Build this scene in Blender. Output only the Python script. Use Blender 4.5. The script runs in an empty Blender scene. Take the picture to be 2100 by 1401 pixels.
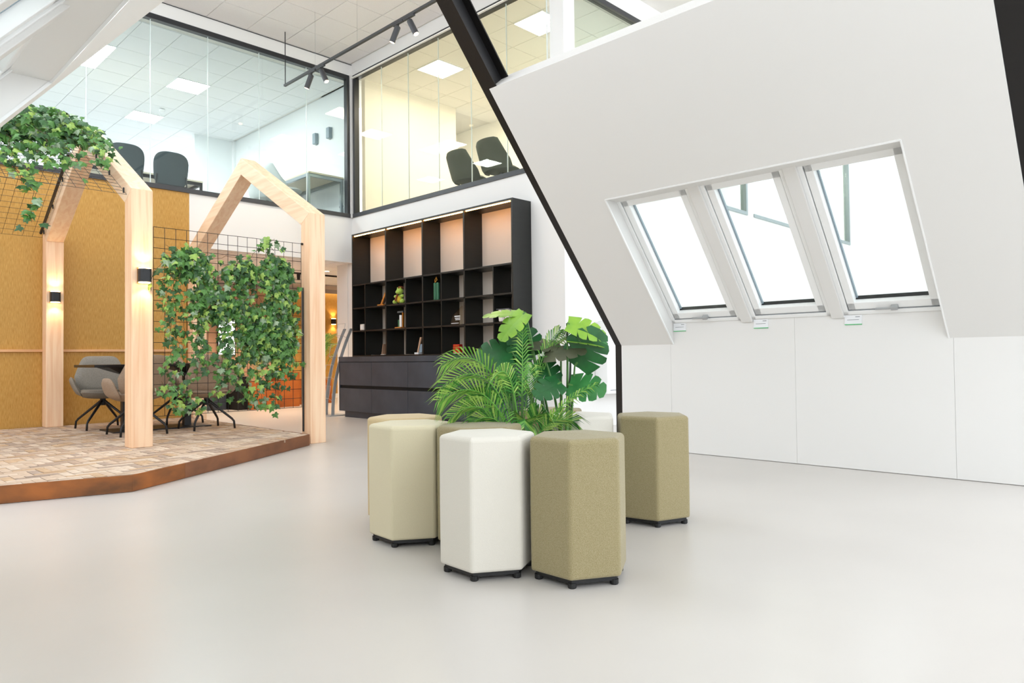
import bpy, math, random
from mathutils import Vector, Matrix
R = math.radians
sc = bpy.context.scene
C = sc.collection
random.seed(7)

# ------------------------------------------------------------------ camera
YAW, PITCH, ROLL, FPX, EYE = 0.776504472, 0.0218820869, -0.0113373072, 1452.51, 0.93
cf = Vector((math.cos(YAW)*math.cos(PITCH), math.sin(YAW)*math.cos(PITCH), math.sin(PITCH)))
cr = Vector((math.sin(YAW), -math.cos(YAW), 0)); cu = cr.cross(cf)
cr2 = math.cos(ROLL)*cr + math.sin(ROLL)*cu
cu2 = -math.sin(ROLL)*cr + math.cos(ROLL)*cu
cam = bpy.data.cameras.new('camera'); camo = bpy.data.objects.new('camera', cam); C.objects.link(camo)
m3 = Matrix((cr2, cu2, -cf)).transposed()
camo.matrix_world = Matrix.Translation((0, 0, EYE)) @ m3.to_4x4()
cam.sensor_width = 36.0; cam.lens = FPX/2100*36; cam.clip_start = 0.02; cam.clip_end = 200
sc.camera = camo
# ------------------------------------------------------------------ world, exposure
w = bpy.data.worlds.new('world'); sc.world = w; w.use_nodes = True
bg = w.node_tree.nodes['Background']
bg.inputs[0].default_value = (0.90, 0.957, 1.03, 1); bg.inputs[1].default_value = 2.25
sc.view_settings.view_transform = 'Standard'; sc.view_settings.look = 'None'
sc.view_settings.gamma = 1.0; sc.view_settings.use_curve_mapping = False
sc.view_settings.exposure = 0.38
sc.cycles.use_denoising = True; sc.cycles.use_light_tree = False
sc.cycles.use_adaptive_sampling = True; sc.cycles.adaptive_threshold = 0.035
sc.cycles.max_bounces = 7; sc.cycles.diffuse_bounces = 4; sc.cycles.glossy_bounces = 3
sc.cycles.transparent_max_bounces = 24; sc.cycles.transmission_bounces = 4
sc.cycles.caustics_reflective = False; sc.cycles.caustics_refractive = False
sc.cycles.sample_clamp_indirect = 6.0
PANEL = 42.0      # ceiling light panels

# ------------------------------------------------------------------ helpers
def srgb(h):
    if isinstance(h, str):
        h = tuple(int(h[i:i+2], 16)/255 for i in (0, 2, 4))
    return tuple((c/12.92 if c <= .04045 else ((c+.055)/1.055)**2.4) for c in h)
MATS = {}
def mat(name, col, rough=.6, var=0.0, scale=(8, 8, 8), col2=None, bump=0.0, metal=0.0, spec=.5, detail=4, emit=None, es=0.0, coat=0.0, sheen=0.0, contrast=None):
    m = bpy.data.materials.new(name); m.use_nodes = True; MATS[name] = m
    nt = m.node_tree; b = nt.nodes['Principled BSDF']
    c = srgb(col)
    b.inputs['Base Color'].default_value = (*c, 1); b.inputs['Roughness'].default_value = rough
    b.inputs['Metallic'].default_value = metal; b.inputs['Specular IOR Level'].default_value = spec
    if coat: b.inputs['Coat Weight'].default_value = coat
    if sheen: b.inputs['Sheen Weight'].default_value = sheen
    if emit:
        b.inputs['Emission Color'].default_value = (*srgb(emit), 1); b.inputs['Emission Strength'].default_value = es
    if var or col2 or bump:
        tc = nt.nodes.new('ShaderNodeTexCoord'); mp = nt.nodes.new('ShaderNodeMapping')
        mp.inputs['Scale'].default_value = scale
        nz = nt.nodes.new('ShaderNodeTexNoise'); nz.inputs['Scale'].default_value = 1.0; nz.inputs['Detail'].default_value = detail
        nt.links.new(tc.outputs['Object'], mp.inputs['Vector']); nt.links.new(mp.outputs['Vector'], nz.inputs['Vector'])
        if var or col2:
            rp = nt.nodes.new('ShaderNodeValToRGB')
            lo, hi = contrast or (.32, .68)
            rp.color_ramp.elements[0].position = lo; rp.color_ramp.elements[1].position = hi
            c2 = srgb(col2) if col2 else tuple(min(1, x*(1-var)) for x in c)
            rp.color_ramp.elements[0].color = (*c2, 1); rp.color_ramp.elements[1].color = (*c, 1)
            nt.links.new(nz.outputs['Fac'], rp.inputs['Fac']); nt.links.new(rp.outputs['Color'], b.inputs['Base Color'])
        if bump:
            bp = nt.nodes.new('ShaderNodeBump'); bp.inputs['Strength'].default_value = bump; bp.inputs['Distance'].default_value = .01
            nt.links.new(nz.outputs['Fac'], bp.inputs['Height']); nt.links.new(bp.outputs['Normal'], b.inputs['Normal'])
    return m
def glass(name, tint, refl=1.0, haze=0.0):
    m = bpy.data.materials.new(name); m.use_nodes = True; MATS[name] = m
    nt = m.node_tree; nt.nodes.clear()
    o = nt.nodes.new('ShaderNodeOutputMaterial'); t = nt.nodes.new('ShaderNodeBsdfTransparent')
    t.inputs[0].default_value = (*srgb(tint), 1)
    g = nt.nodes.new('ShaderNodeBsdfGlossy'); g.inputs['Roughness'].default_value = 0.0
    lw = nt.nodes.new('ShaderNodeLayerWeight'); lw.inputs['Blend'].default_value = .5
    pw = nt.nodes.new('ShaderNodeMath'); pw.operation = 'POWER'; pw.inputs[1].default_value = 5.0
    f = nt.nodes.new('ShaderNodeMath'); f.operation = 'MULTIPLY_ADD'; f.inputs[1].default_value = .96; f.inputs[2].default_value = .04
    nt.links.new(lw.outputs['Facing'], pw.inputs[0]); nt.links.new(pw.outputs[0], f.inputs[0])
    mu = nt.nodes.new('ShaderNodeMath'); mu.operation = 'MULTIPLY'; mu.inputs[1].default_value = refl*.6
    mx = nt.nodes.new('ShaderNodeMixShader')
    nt.links.new(f.outputs[0], mu.inputs[0]); nt.links.new(mu.outputs[0], mx.inputs[0])
    nt.links.new(t.outputs[0], mx.inputs[1]); nt.links.new(g.outputs[0], mx.inputs[2])
    nt.links.new(mx.outputs[0], o.inputs['Surface'])
    return m
def wood(name, light, dark, axis=2, rough=.55, knots=True):
    """pine: grain stretched along one axis, a few knots"""
    m = bpy.data.materials.new(name); m.use_nodes = True; MATS[name] = m
    nt = m.node_tree; b = nt.nodes['Principled BSDF']; b.inputs['Roughness'].default_value = rough
    tc = nt.nodes.new('ShaderNodeTexCoord'); mp = nt.nodes.new('ShaderNodeMapping')
    s = [22, 22, 22]; s[axis] = 1.2
    mp.inputs['Scale'].default_value = s
    nz = nt.nodes.new('ShaderNodeTexNoise'); nz.inputs['Scale'].default_value = 1.0; nz.inputs['Detail'].default_value = 6; nz.inputs['Distortion'].default_value = .6
    rp = nt.nodes.new('ShaderNodeValToRGB')
    rp.color_ramp.elements[0].position = .3; rp.color_ramp.elements[1].position = .62
    rp.color_ramp.elements[0].color = (*srgb(dark), 1); rp.color_ramp.elements[1].color = (*srgb(light), 1)
    nt.links.new(tc.outputs['Object'], mp.inputs['Vector']); nt.links.new(mp.outputs['Vector'], nz.inputs['Vector'])
    nt.links.new(nz.outputs['Fac'], rp.inputs['Fac'])
    out = rp.outputs['Color']
    if knots:
        vm = nt.nodes.new('ShaderNodeMapping'); k = [5.2, 5.2, 5.2]; k[axis] = 2.6; vm.inputs['Scale'].default_value = k
        vo = nt.nodes.new('ShaderNodeTexVoronoi'); vo.inputs['Scale'].default_value = .75
        nt.links.new(tc.outputs['Object'], vm.inputs['Vector']); nt.links.new(vm.outputs['Vector'], vo.inputs['Vector'])
        r2 = nt.nodes.new('ShaderNodeValToRGB')
        r2.color_ramp.elements[0].position = .03; r2.color_ramp.elements[0].color = (.55, .55, .55, 1)
        r2.color_ramp.elements[1].position = .09; r2.color_ramp.elements[1].color = (0, 0, 0, 1)
        nt.links.new(vo.outputs['Distance'], r2.inputs['Fac'])
        mx = nt.nodes.new('ShaderNodeMixRGB'); mx.inputs[2].default_value = (*srgb('b97a4c'), 1)
        nt.links.new(r2.outputs['Color'], mx.inputs[0]); nt.links.new(out, mx.inputs[1]); out = mx.outputs[0]
    nt.links.new(out, b.inputs['Base Color'])
    return m

class MB:
    def __init__(s): s.v = []; s.f = []; s.mi = []
    def add(s, vs, fs, mi=0):
        o = len(s.v); s.v += [tuple(v) for v in vs]
        for f in fs: s.f.append(tuple(o+i for i in f)); s.mi.append(mi)
        return s
    def box(s, x0, x1, y0, y1, z0, z1, mi=0):
        return s.hexa([(x0, y0, z0), (x1, y0, z0), (x1, y1, z0), (x0, y1, z0)], [(x0, y0, z1), (x1, y0, z1), (x1, y1, z1), (x0, y1, z1)], mi)
    def hexa(s, b, t, mi=0):
        return s.add(list(b)+list(t), [(3, 2, 1, 0), (4, 5, 6, 7), (0, 1, 5, 4), (1, 2, 6, 5), (2, 3, 7, 6), (3, 0, 4, 7)], mi)
    def prism(s, pts, d, mi=0):
        """polygon pts (3-D) swept by vector d"""
        n = len(pts); d = Vector(d); a = [Vector(p) for p in pts]
        fs = [tuple(range(n))[::-1], tuple(range(n, 2*n))] + [(i, (i+1) % n, n+(i+1) % n, n+i) for i in range(n)]
        return s.add(a+[p+d for p in a], fs, mi)
    def tube(s, pts, r, n=8, mi=0, cap=True):
        pts = [Vector(p) for p in pts]; rs = r if isinstance(r, (list, tuple)) else [r]*len(pts)
        vs = []; up = None
        for i, p in enumerate(pts):
            t = (pts[min(i+1, len(pts)-1)]-pts[max(i-1, 0)]).normalized()
            if up is None: up = t.orthogonal().normalized()
            a = (up - t*up.dot(t)).normalized(); up = a; b = t.cross(a)
            for k in range(n):
                q = 2*math.pi*k/n; vs.append(p+(a*math.cos(q)+b*math.sin(q))*rs[i])
        fs = [(i*n+k, i*n+(k+1) % n, (i+1)*n+(k+1) % n, (i+1)*n+k) for i in range(len(pts)-1) for k in range(n)]
        if cap: fs += [tuple(range(n))[::-1], tuple(range((len(pts)-1)*n, len(pts)*n))]
        return s.add(vs, fs, mi)
    def lathe(s, prof, c=(0, 0, 0), n=16, mi=0):
        vs = [(c[0]+r*math.cos(2*math.pi*k/n), c[1]+r*math.sin(2*math.pi*k/n), c[2]+z) for r, z in prof for k in range(n)]
        fs = [(i*n+k, i*n+(k+1) % n, (i+1)*n+(k+1) % n, (i+1)*n+k) for i in range(len(prof)-1) for k in range(n)]
        fs += [tuple(range(n))[::-1], tuple(range((len(prof)-1)*n, len(prof)*n))]
        return s.add(vs, fs, mi)
    def ball(s, c, r, n=10, m=6, mi=0):
        rx, ry, rz = r if isinstance(r, (tuple, list)) else (r, r, r)
        vs = []
        for i in range(m+1):
            a = math.pi*i/m
            for k in range(n):
                q = 2*math.pi*k/n; vs.append((c[0]+rx*math.sin(a)*math.cos(q), c[1]+ry*math.sin(a)*math.sin(q), c[2]-rz*math.cos(a)))
        return s.add(vs, [(i*n+k, i*n+(k+1) % n, (i+1)*n+(k+1) % n, (i+1)*n+k) for i in range(m) for k in range(n)], mi)
    def mesh(s, name, mats, smooth=False):
        me = bpy.data.meshes.new(name); me.from_pydata(s.v, [], s.f)
        for m in (mats if isinstance(mats, (list, tuple)) else [mats]): me.materials.append(MATS[m] if isinstance(m, str) else m)
        me.polygons.foreach_set('material_index', s.mi)
        if smooth: me.polygons.foreach_set('use_smooth', [True]*len(s.f))
        me.validate(); me.update(); return me
def link(name, me, parent=None, loc=None, bevel=0, seg=2):
    o = bpy.data.objects.new(name, me); C.objects.link(o)
    if parent: o.parent = parent
    if loc: o.location = loc
    if bevel:
        b = o.modifiers.new('bevel', 'BEVEL'); b.width = bevel; b.segments = seg; b.limit_method = 'ANGLE'
    return o
def build(name, mb, mats, parent=None, loc=None, bevel=0, smooth=False, seg=2):
    return link(name, mb.mesh(name, mats, smooth), parent, loc, bevel, seg)
def tag(o, label, cat, group=None):
    o['label'] = label; o['category'] = cat
    if group: o['group'] = group
    return o
def struct(name, mb, mats, **k):
    o = build(name, mb, mats, **k); o['kind'] = 'structure'; return o
def thing(name, label, cat, loc=(0, 0, 0), rz=0.0, group=None):
    o = bpy.data.objects.new(name, None); C.objects.link(o); o.empty_display_size = .1
    o.location = loc; o.rotation_euler = (0, 0, rz)
    return tag(o, label, cat, group)
def sempty(name):
    o = bpy.data.objects.new(name, None); C.objects.link(o); o['kind'] = 'structure'; return o

# ------------------------------------------------------------------ materials
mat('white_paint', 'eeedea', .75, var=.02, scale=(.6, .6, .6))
mat('white_panel', 'e4e3e0', .6, var=.02, scale=(.5, .5, .5))
mat('white_gloss', 'f3f4f3', .3)
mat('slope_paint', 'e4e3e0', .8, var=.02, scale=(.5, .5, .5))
mat('ceiling_tile', 'faf7f6', .9, var=.03, scale=(60, 60, 60))
mat('office_tile', 'f5f6f6', .9)
mat('grid_bar', 'efece6', .6)
mat('cream_paint', 'f8f3e8', .75)
mat('cream_tile', 'fdfbf6', .9)
mat('grey_paint', 'ebeeed', .75)
mat('concrete_floor', 'd2cdc7', .32, col2='c7c2bc', scale=(.55, .55, .55), detail=8, spec=.45, contrast=(.3, .72))
mat('carpet', 'aeaeac', .95, var=.2, scale=(40, 40, 40))
mat('gold_paper', 'cfa257', .55, col2='b5863a', scale=(150, 150, 14), detail=3, bump=.12, spec=.4)
mat('black_steel', '151211', .45, spec=.4)
mat('web_steel', '1e1d1e', .45, spec=.4)
mat('anthracite', '3b3c3f', .45, spec=.5)
mat('rail_black', '26272a', .4)
mat('black_metal', '17181a', .42)
mat('dark_shelf', '181a18', .4, col2='141514', scale=(3, 3, 40))
mat('dark_cabinet', '424953', .48, col2='383e47', scale=(3, 3, 3), spec=.4)
mat('shelf_backing', 'd6cbbd', .7)
mat('gap_black', '050505', .8)
wood('pine_vertical', 'fad9b6', 'edbd93', 2)
wood('pine_rafter', 'f8dcbc', 'ecc5a0', 1)
wood('pine_rail', 'e8b98a', 'd49c6a', 0, knots=False)
mat('corten', 'a8632c', .7, col2='6a4426', scale=(3.5, 3.5, 7), detail=8, bump=.15)
mat('corten_dark', '8f5c3a', .7, col2='6e4730', scale=(3, 3, 5), detail=8, bump=.15)
mat('corten_planter', 'bf6c24', .6, col2='9c4f18', scale=(2.5, 2.5, 2.5), detail=8)
for i, (a, b) in enumerate((('d3bda6', 'b89f89'), ('c2a892', 'a58d79'), ('dccbb8', 'c4ae99'), ('b9a494', '998676'), ('cfb292', 'b0906f'))):
    mat('brick_%d' % i, a, .85, col2=b, scale=(14, 14, 14), detail=6, bump=.3)
mat('mortar', '8d7c6c', .95)
mat('fabric_white', 'd9d4c8', .9, var=.05, scale=(400, 400, 400), bump=.15, sheen=.2)
mat('fabric_cream', 'd2c8a9', .9, var=.05, scale=(400, 400, 400), bump=.15, sheen=.2)
mat('fabric_yellow', 'c8b184', .9, var=.1, scale=(400, 400, 400), bump=.15, sheen=.2)
mat('fabric_olive', 'a39775', .95, col2='84784f', scale=(380, 380, 380), bump=.2, sheen=.2, detail=3)
mat('rubber_black', '121212', .5)
mat('tweed_grey', '9a958c', .95, col2='7d786f', scale=(190, 190, 190), bump=.2, detail=2)
mat('tweed_taupe', 'b09b86', .95, col2='94806e', scale=(190, 190, 190), bump=.2, detail=2)
mat('seam_grey', '6d685f', .95)
mat('office_shell', '4b524d', .9, var=.12, scale=(60, 60, 60))
mat('office_mesh', '4d5659', .9, var=.12, scale=(80, 80, 80))
mat('pale_shell', 'c9cecb', .6)
mat('table_black', '161414', .35)
mat('desk_top', 'dfd3ba', .5)
mat('desk_frame', '9aa3a6', .35, metal=.6)
mat('glass_table', 'bcd2cc', .2)
mat('ivy_a', '5a8c3e', .45, col2='41702f', scale=(18, 18, 18)); mat('ivy_b', '37642f', .45, col2='274c24', scale=(18, 18, 18))
mat('ivy_c', '9fbd5a', .5, col2='7ea148', scale=(18, 18, 18)); mat('ivy_d', 'a0b292', .5, col2='74906c', scale=(18, 18, 18))
mat('vine', '5d4a2c', .8)
mat('monstera_dark', '2c6a38', .32, col2='1e4f2a', scale=(9, 9, 9)); mat('monstera_light', '8fba3c', .32, col2='6d9c34', scale=(9, 9, 9))
mat('monstera_mid', '3d8243', .32, col2='2c6834', scale=(9, 9, 9)); mat('monstera_brown', '5a5a44', .5, col2='474d38', scale=(9, 9, 9))
mat('stem_green', '4f7a3c', .5); mat('stem_dark', '2c3b28', .5)
mat('palm_light', 'a4ca62', .45); mat('palm_mid', '6ba846', .45); mat('palm_dark', '34772f', .45)
mat('rachis', '6f7a3a', .5)
mat('soil', '2f2519', .95, var=.3, scale=(30, 30, 30))
mat('planter_grey', '55585a', .6)
mat('chrome', 'b9bbbc', .3, metal=.9); mat('alu', 'a9abac', .4, metal=.15)
mat('gasket_grey', '8b9aa3', .4); mat('gasket_black', '14151a', .5)
mat('panel_light', 'ffffff', .5, emit='fff6e8', es=PANEL*.62)
mat('panel_light_cool', 'ffffff', .5, emit='f9fbff', es=PANEL*1.2)
mat('lamp_glow', 'ffffff', .5, emit='ffc886', es=14.0)
mat('spot_glow', 'ffffff', .5, emit='ffdcae', es=12.0)
mat('strip_glow', 'ffffff', .5, emit='ffab55', es=30.0)
mat('cove_glow', 'ffffff', .5, emit='ffe9c4', es=6.0)
mat('screen_white', 'ffffff', .3, emit='eef4ff', es=1.1)
mat('green_print', '4dbd74', .5); mat('grey_print', '8f9396', .6)
mat('card_white', 'e8eaec', .4)
mat('orange_wood', 'c98236', .5); mat('plush_green', 'a3bf4b', .95, sheen=.3); mat('plush_yellow', 'd9b83a', .95); mat('plush_brown', '7a3d1c', .95)
mat('bottle_green', '2f6b4c', .35); mat('brass', 'c08a3c', .35, metal=.8); mat('red_gloss', 'c01f14', .35); mat('picture_blue', '8fa3b4', .5)
mat('tan_panel', 'c8a184', .7, var=.05, scale=(1, 1, 1)); mat('grey_soffit', 'b9b0ac', .8)
mat('cup_white', 'e7e0d6', .4)
mat('black_cable', '15161a', .5)
glass('pane_clear', 'f6faf8', .9); glass('pane_grey', 'f5faf9', 1.2); glass('pane_warm', 'fffdf4', 1.0)
glass('acrylic', 'f3eee6', 1.0)
mat('joint', 'dfe8e4', .3)

# ------------------------------------------------------------------ key planes
XA, YB = 6.78, 10.5          # bookcase wall, glazed back wall
ZSILL, ZTOP, ZC = 3.36, 5.80, 6.043
Y3 = 5.72                    # wall running away to the right of the bookcase
XK = 5.96; ZK = 1.034        # knee wall of the attic mock-up
US = Vector((-.6474, 0, .7622)); NS = Vector((.7622, 0, .6474))
PT = .617

# ------------------------------------------------------------------ floor, ceiling
struct('floor', MB().box(-5, 18.2, -7, 16, -.2, 0), 'concrete_floor')
ceil = struct('ceiling', MB().box(3.1, 12.0, -1.0, YB+.1, ZC+.012, ZC+.2).box(-5, 3.1, -4.5, 4.3, ZC+.012, ZC+.2), 'grid_bar')  # unseen front slab added to shade the foreground; edges placed to admit sky
tile = MB().box(-.304, .304, -.304, .304, -.004, .012).mesh('tile', 'ceiling_tile')
x = XA-PT/2
nx = 0
for i in range(5):
    for j in range(8):
        link('tile', tile, ceil, (XA-PT*(i+.5)-.03, YB-PT*(j+.5)-.36*0-.0, ZC))
struct('trim_1', MB().box(3.1, XA-.0, YB-.012, YB-.004, ZC-.02, ZC-.012), 'gap_black')

# ------------------------------------------------------------------ wall behind the bookcase + its glazing
struct('wall_right_back', MB().box(XA, XA+.14, Y3, YB+.14, 0, ZSILL).box(XA, XA+.14, Y3, YB+.14, ZTOP+.03, ZC+.01), 'white_paint')
w4 = sempty('window_4')
b = MB().box(XA-.02, XA+.1, Y3, YB, ZSILL, ZSILL+.065); build('frame_rail', b, 'anthracite', w4)
b = MB().box(XA-.01, XA+.08, Y3, YB-.03, ZTOP-.04, ZTOP+.03); build('frame_rail', b, 'rail_black', w4)
b = MB().box(XA-.015, XA+.08, YB-.115, YB-.06, ZSILL, ZTOP); build('frame_post', b, 'rail_black', w4)
js = [10.40, 9.655, 8.93, 8.186, 7.456, 6.735, 6.0]
for a, c in zip(js[1:], js[:-1]):
    build('glass_pane', MB().box(XA+.03, XA+.04, a+.004, c-.004, ZSILL+.06, ZTOP-.03), 'pane_warm', w4)
for a in js[1:]:
    build('glass_joint', MB().box(XA+.028, XA+.042, a-.004, a+.004, ZSILL+.06, ZTOP-.03), 'joint', w4)
# ------------------------------------------------------------------ glazed back wall: gold lower wall, white part above the passage
XG = 4.034
struct('wall_back_gold', MB().box(-5, XG, YB, YB+.14, 0, ZSILL), 'gold_paper')
struct('wall_back', MB().box(XG, XA, YB, YB+.14, 2.585, ZSILL).box(-5, XA+.1, YB, YB+.14, ZTOP+.03, ZC+.01), 'white_paint')
struct('trim_2', MB().box(XA-.045, XA+.02, YB-.05, YB+.02, ZSILL, ZTOP+.03), 'white_paint')
struct('trim_3', MB().box(-5, 3.9, YB-.03, YB, 1.062, 1.092), 'pine_rail')
w5 = sempty('window_5')
build('frame_rail', MB().box(-5, XA-.03, YB-.025, YB+.1, ZSILL, ZSILL+.065), 'anthracite', w5)
build('frame_rail', MB().box(-5, XA-.05, YB-.012, YB+.08, ZTOP-.045, ZTOP+.03), 'rail_black', w5)
build('frame_post', MB().box(XA-.1, XA-.05, YB-.015, YB+.08, ZSILL, ZTOP), 'rail_black', w5)
js = [-.5, .3, 1.11, 1.915, 2.715, 3.515, 4.319, 5.117, 5.935, 6.7]
for a, c in zip(js[:-1], js[1:]):
    build('glass_pane', MB().box(a+.004, c-.004, YB+.03, YB+.04, ZSILL+.06, ZTOP-.03), 'pane_grey', w5)
for a in js[:-1]:
    build('glass_joint', MB().box(a-.004, a+.004, YB+.028, YB+.042, ZSILL+.06, ZTOP-.03), 'joint', w5)

# ------------------------------------------------------------------ upper office behind the back wall
ZR = 5.77
struct('floor_office', MB().box(-5, 6.9, YB+.14, 20, 3.2, 3.36), 'carpet')
oc = struct('ceiling_office', MB().box(-5, 6.92, YB+.14, 20, ZR+.012, ZR+.1), 'grid_bar')
otile = MB().box(-.2735, .2735, -.2735, .2735, -.004, .012).mesh('tile', 'office_tile')
PO = .555
lights = {(4, 12.43), (4, 14.80)}
opan = MB().box(-.27, .27, -.27, .27, -.014, .014).mesh('diffuser', 'panel_light_cool')
def ceiling_light(name, label, me, loc, group, half):
    t = thing(name, label, 'ceiling light', loc, 0, group)
    f = MB()
    h = half
    f.box(-h-.012, h+.012, -h-.012, -h, -.02, .012).box(-h-.012, h+.012, h, h+.012, -.02, .012).box(-h-.012, -h, -h, h, -.02, .012).box(h, h+.012, -h, h, -.02, .012)
    build('frame', f, 'white_gloss', t); link('diffuser', me, t)
    return t
for i in range(11):
    for j in range(12):
        cx_, cy_ = 6.80-PO*(i+.5), YB+.14+PO*(j+.5)+.1
        if (i, j) in ((3, 3), (3, 7), (6, 2), (6, 3), (9, 3), (9, 7)): continue
        link('tile', otile, oc, (cx_, cy_, ZR))
LBL = {(3, 3): 'square light panel over the two dark office chairs upstairs', (3, 7): 'square light panel deeper in the upstairs office ceiling',
       (6, 2): 'light panel of the upstairs office half hidden by the white slanted roof, near the glass', (6, 3): 'light panel of the upstairs office half hidden by the white slanted roof, farther in',
       (9, 3): 'upstairs office light panel hidden above the ivy roof, near row', (9, 7): 'upstairs office light panel above the ivy roof, far row'}
for (i, j), l in LBL.items():
    ceiling_light('ceiling_light', l, opan, (6.80-PO*(i+.5), YB+.24+PO*(j+.5), ZR), 'square light panels upstairs', .27)
struct('wall_office_side', MB().box(6.86, 6.92, YB+.14, 15.3, 3.36, ZR+.01), 'grey_paint')
struct('wall_office_far', MB().box(5.99, 6.92, 15.3, 15.4, 3.36, ZR+.01), 'grey_paint')
struct('trim_4', MB().box(6.80, 6.86, 15.22, 15.3, 3.36, ZR), 'white_gloss')
tag(build('smoke_detector', MB().lathe([(.05, 0), (.055, -.02), (.045, -.05), (.02, -.06)], (4.95, 14.2, ZR-.012)), 'white_gloss'), 'round white smoke detector on the upstairs office ceiling', 'smoke detector')
for i, yy in enumerate((11.79, 11.31)):
    t = thing('wall_box', ('grey box on the upstairs side wall, nearer the dark chairs', 'grey box on the upstairs side wall, nearer the glass corner')[i], 'wall lamp', (6.86, yy, 5.04), 0, 'grey boxes on the upstairs wall')
    build('body', MB().box(-.07, 0, -.05, .05, -.10, .10), 'gasket_grey', t, bevel=.006)
    build('mount', MB().box(-.012, 0, -.03, .03, -.11, .11), 'alu', t)
t = thing('wall_socket', 'white double socket on the upstairs side wall by the glass', 'socket', (6.86, 10.95, 3.64))
build('plate', MB().box(-.01, 0, -.08, .08, -.04, .04), 'white_gloss', t, bevel=.004)
for yy in (-.04, .04): build('outlet', MB().lathe([(.026, -.004), (.026, .004)], (0, 0, 0), 12), 'grey_print', t, (-.011, yy, 0)).rotation_euler = (0, R(90), 0)

# ------------------------------------------------------------------ warm meeting room behind the bookcase wall
struct('floor_meeting', MB().box(XA+.14, 18, Y3+.1, 11.6, 3.2, 3.36), 'carpet')
mc = struct('ceiling_meeting', MB().box(XA+.05, 18, Y3+.05, 11.6, ZR+.012, ZR+.1), 'grid_bar')
ctile = MB().box(-.2785, .2785, -.2785, .2785, -.004, .012).mesh('tile', 'cream_tile')
PM = .565
cpan = MB().box(-.27, .27, -.27, .27, -.014, .014).mesh('diffuser', 'panel_light')
for i in range(7):
    for j in range(8):
        if (i, j) in ((1, 2), (1, 6), (4, 2), (4, 6)): continue
        link('tile', ctile, mc, (XA-.05+PM*(i+.5), 10.46-PM*(j+.5), ZR))
ML = {(1, 2): 'square warm light panel above the two shell chairs upstairs', (1, 6): 'square warm light panel beside the white corner column', (4, 2): 'square warm light panel deep in the cream meeting room', (4, 6): 'square warm light panel in the far corner of the meeting room'}
for (i, j), l in ML.items():
    ceiling_light('ceiling_light', l, cpan, (XA-.05+PM*(i+.5), 10.46-PM*(j+.5), ZR), 'square light panels in the meeting room', .27)
struct('wall_meeting_side', MB().box(XA+.14, 9.0, 10.3, 10.4, 3.36, ZR+.01), 'cream_paint')
struct('wall_meeting_back', MB().box(10.1, 10.2, Y3+.1, 11.6, 3.36, ZR+.01).box(9.0, 10.2, 11.5, 11.6, 3.36, ZR+.01), 'cream_paint')
struct('wall_corner_column', MB().box(XA+.07, 7.07, Y3+.03, 5.98, ZSILL, ZTOP+.03), 'white_gloss')

# ------------------------------------------------------------------ wall running away on the right, windows upstairs, far wall
struct('wall_right_far', MB().box(XA+.14, 18, Y3, Y3+.12, 0, 3.37).box(XA+.14, 18, Y3, Y3+.12, 5.74, ZC+.01).box(11.75, 12.0, Y3, Y3+.12, 3.37, 5.74).box(16.75, 18, Y3, Y3+.12, 3.37, 5.74), 'white_paint')
struct('wall_far', MB().box(18, 18.2, -7, Y3+.2, 0, ZC), 'white_paint')
for n, (xa, xb, jj) in enumerate(((XA+.3, 11.75, (8.5, 10.1)), (12.0, 16.75, (13.6, 15.2)))):
    wn = sempty('window_%d' % (6+n))
    build('frame_rail', MB().box(xa, xb, Y3-.02, Y3+.08, 3.37, 3.43), 'desk_frame', wn)
    build('frame_rail', MB().box(xa, xb, Y3-.01, Y3+.08, 5.68, 5.75), 'anthracite', wn)
    build('frame_post', MB().box(xb-.06, xb, Y3-.02, Y3+.08, 3.43, 5.68), 'desk_frame', wn)
    pts = [xa, *jj, xb-.06]
    for a, c in zip(pts[:-1], pts[1:]):
        build('glass_pane', MB().box(a+.004, c-.004, Y3+.03, Y3+.04, 3.43, 5.68), 'pane_clear', wn)
    for a in jj: build('glass_joint', MB().box(a-.004, a+.004, Y3+.028, Y3+.042, 3.43, 5.68), 'joint', wn)
struct('wall_upper_back', MB().box(10.2, 18, 9.0, 9.1, 3.36, ZR+.01), 'white_paint')
for n, (xx, l) in enumerate(((11.0, 'ceiling light panel behind the far upstairs window, left'), (13.4, 'ceiling light panel behind the far upstairs window, middle'), (15.6, 'ceiling light panel behind the far upstairs window, right'))):
    ceiling_light('ceiling_light', l, cpan, (xx, 7.0, ZR-.01), 'light panels in the far upstairs rooms', .27)
t = thing('radiator_cover', 'white radiator box on the wall behind the monstera', 'radiator', (7.36, Y3-.004, .42))
build('body', MB().box(0, .9, -.2, 0, .02, .96), 'white_gloss', t, bevel=.006)
build('top_grille', MB().box(.04, .86, -.17, -.03, .955, .965), 'grey_print', t)
build('bottom_slot', MB().box(.06, .9, -.203, -.199, .06, .07), 'grey_print', t)
build('valve', MB().box(.03, .10, -.206, -.19, .9, .912), 'grey_print', t)

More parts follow.
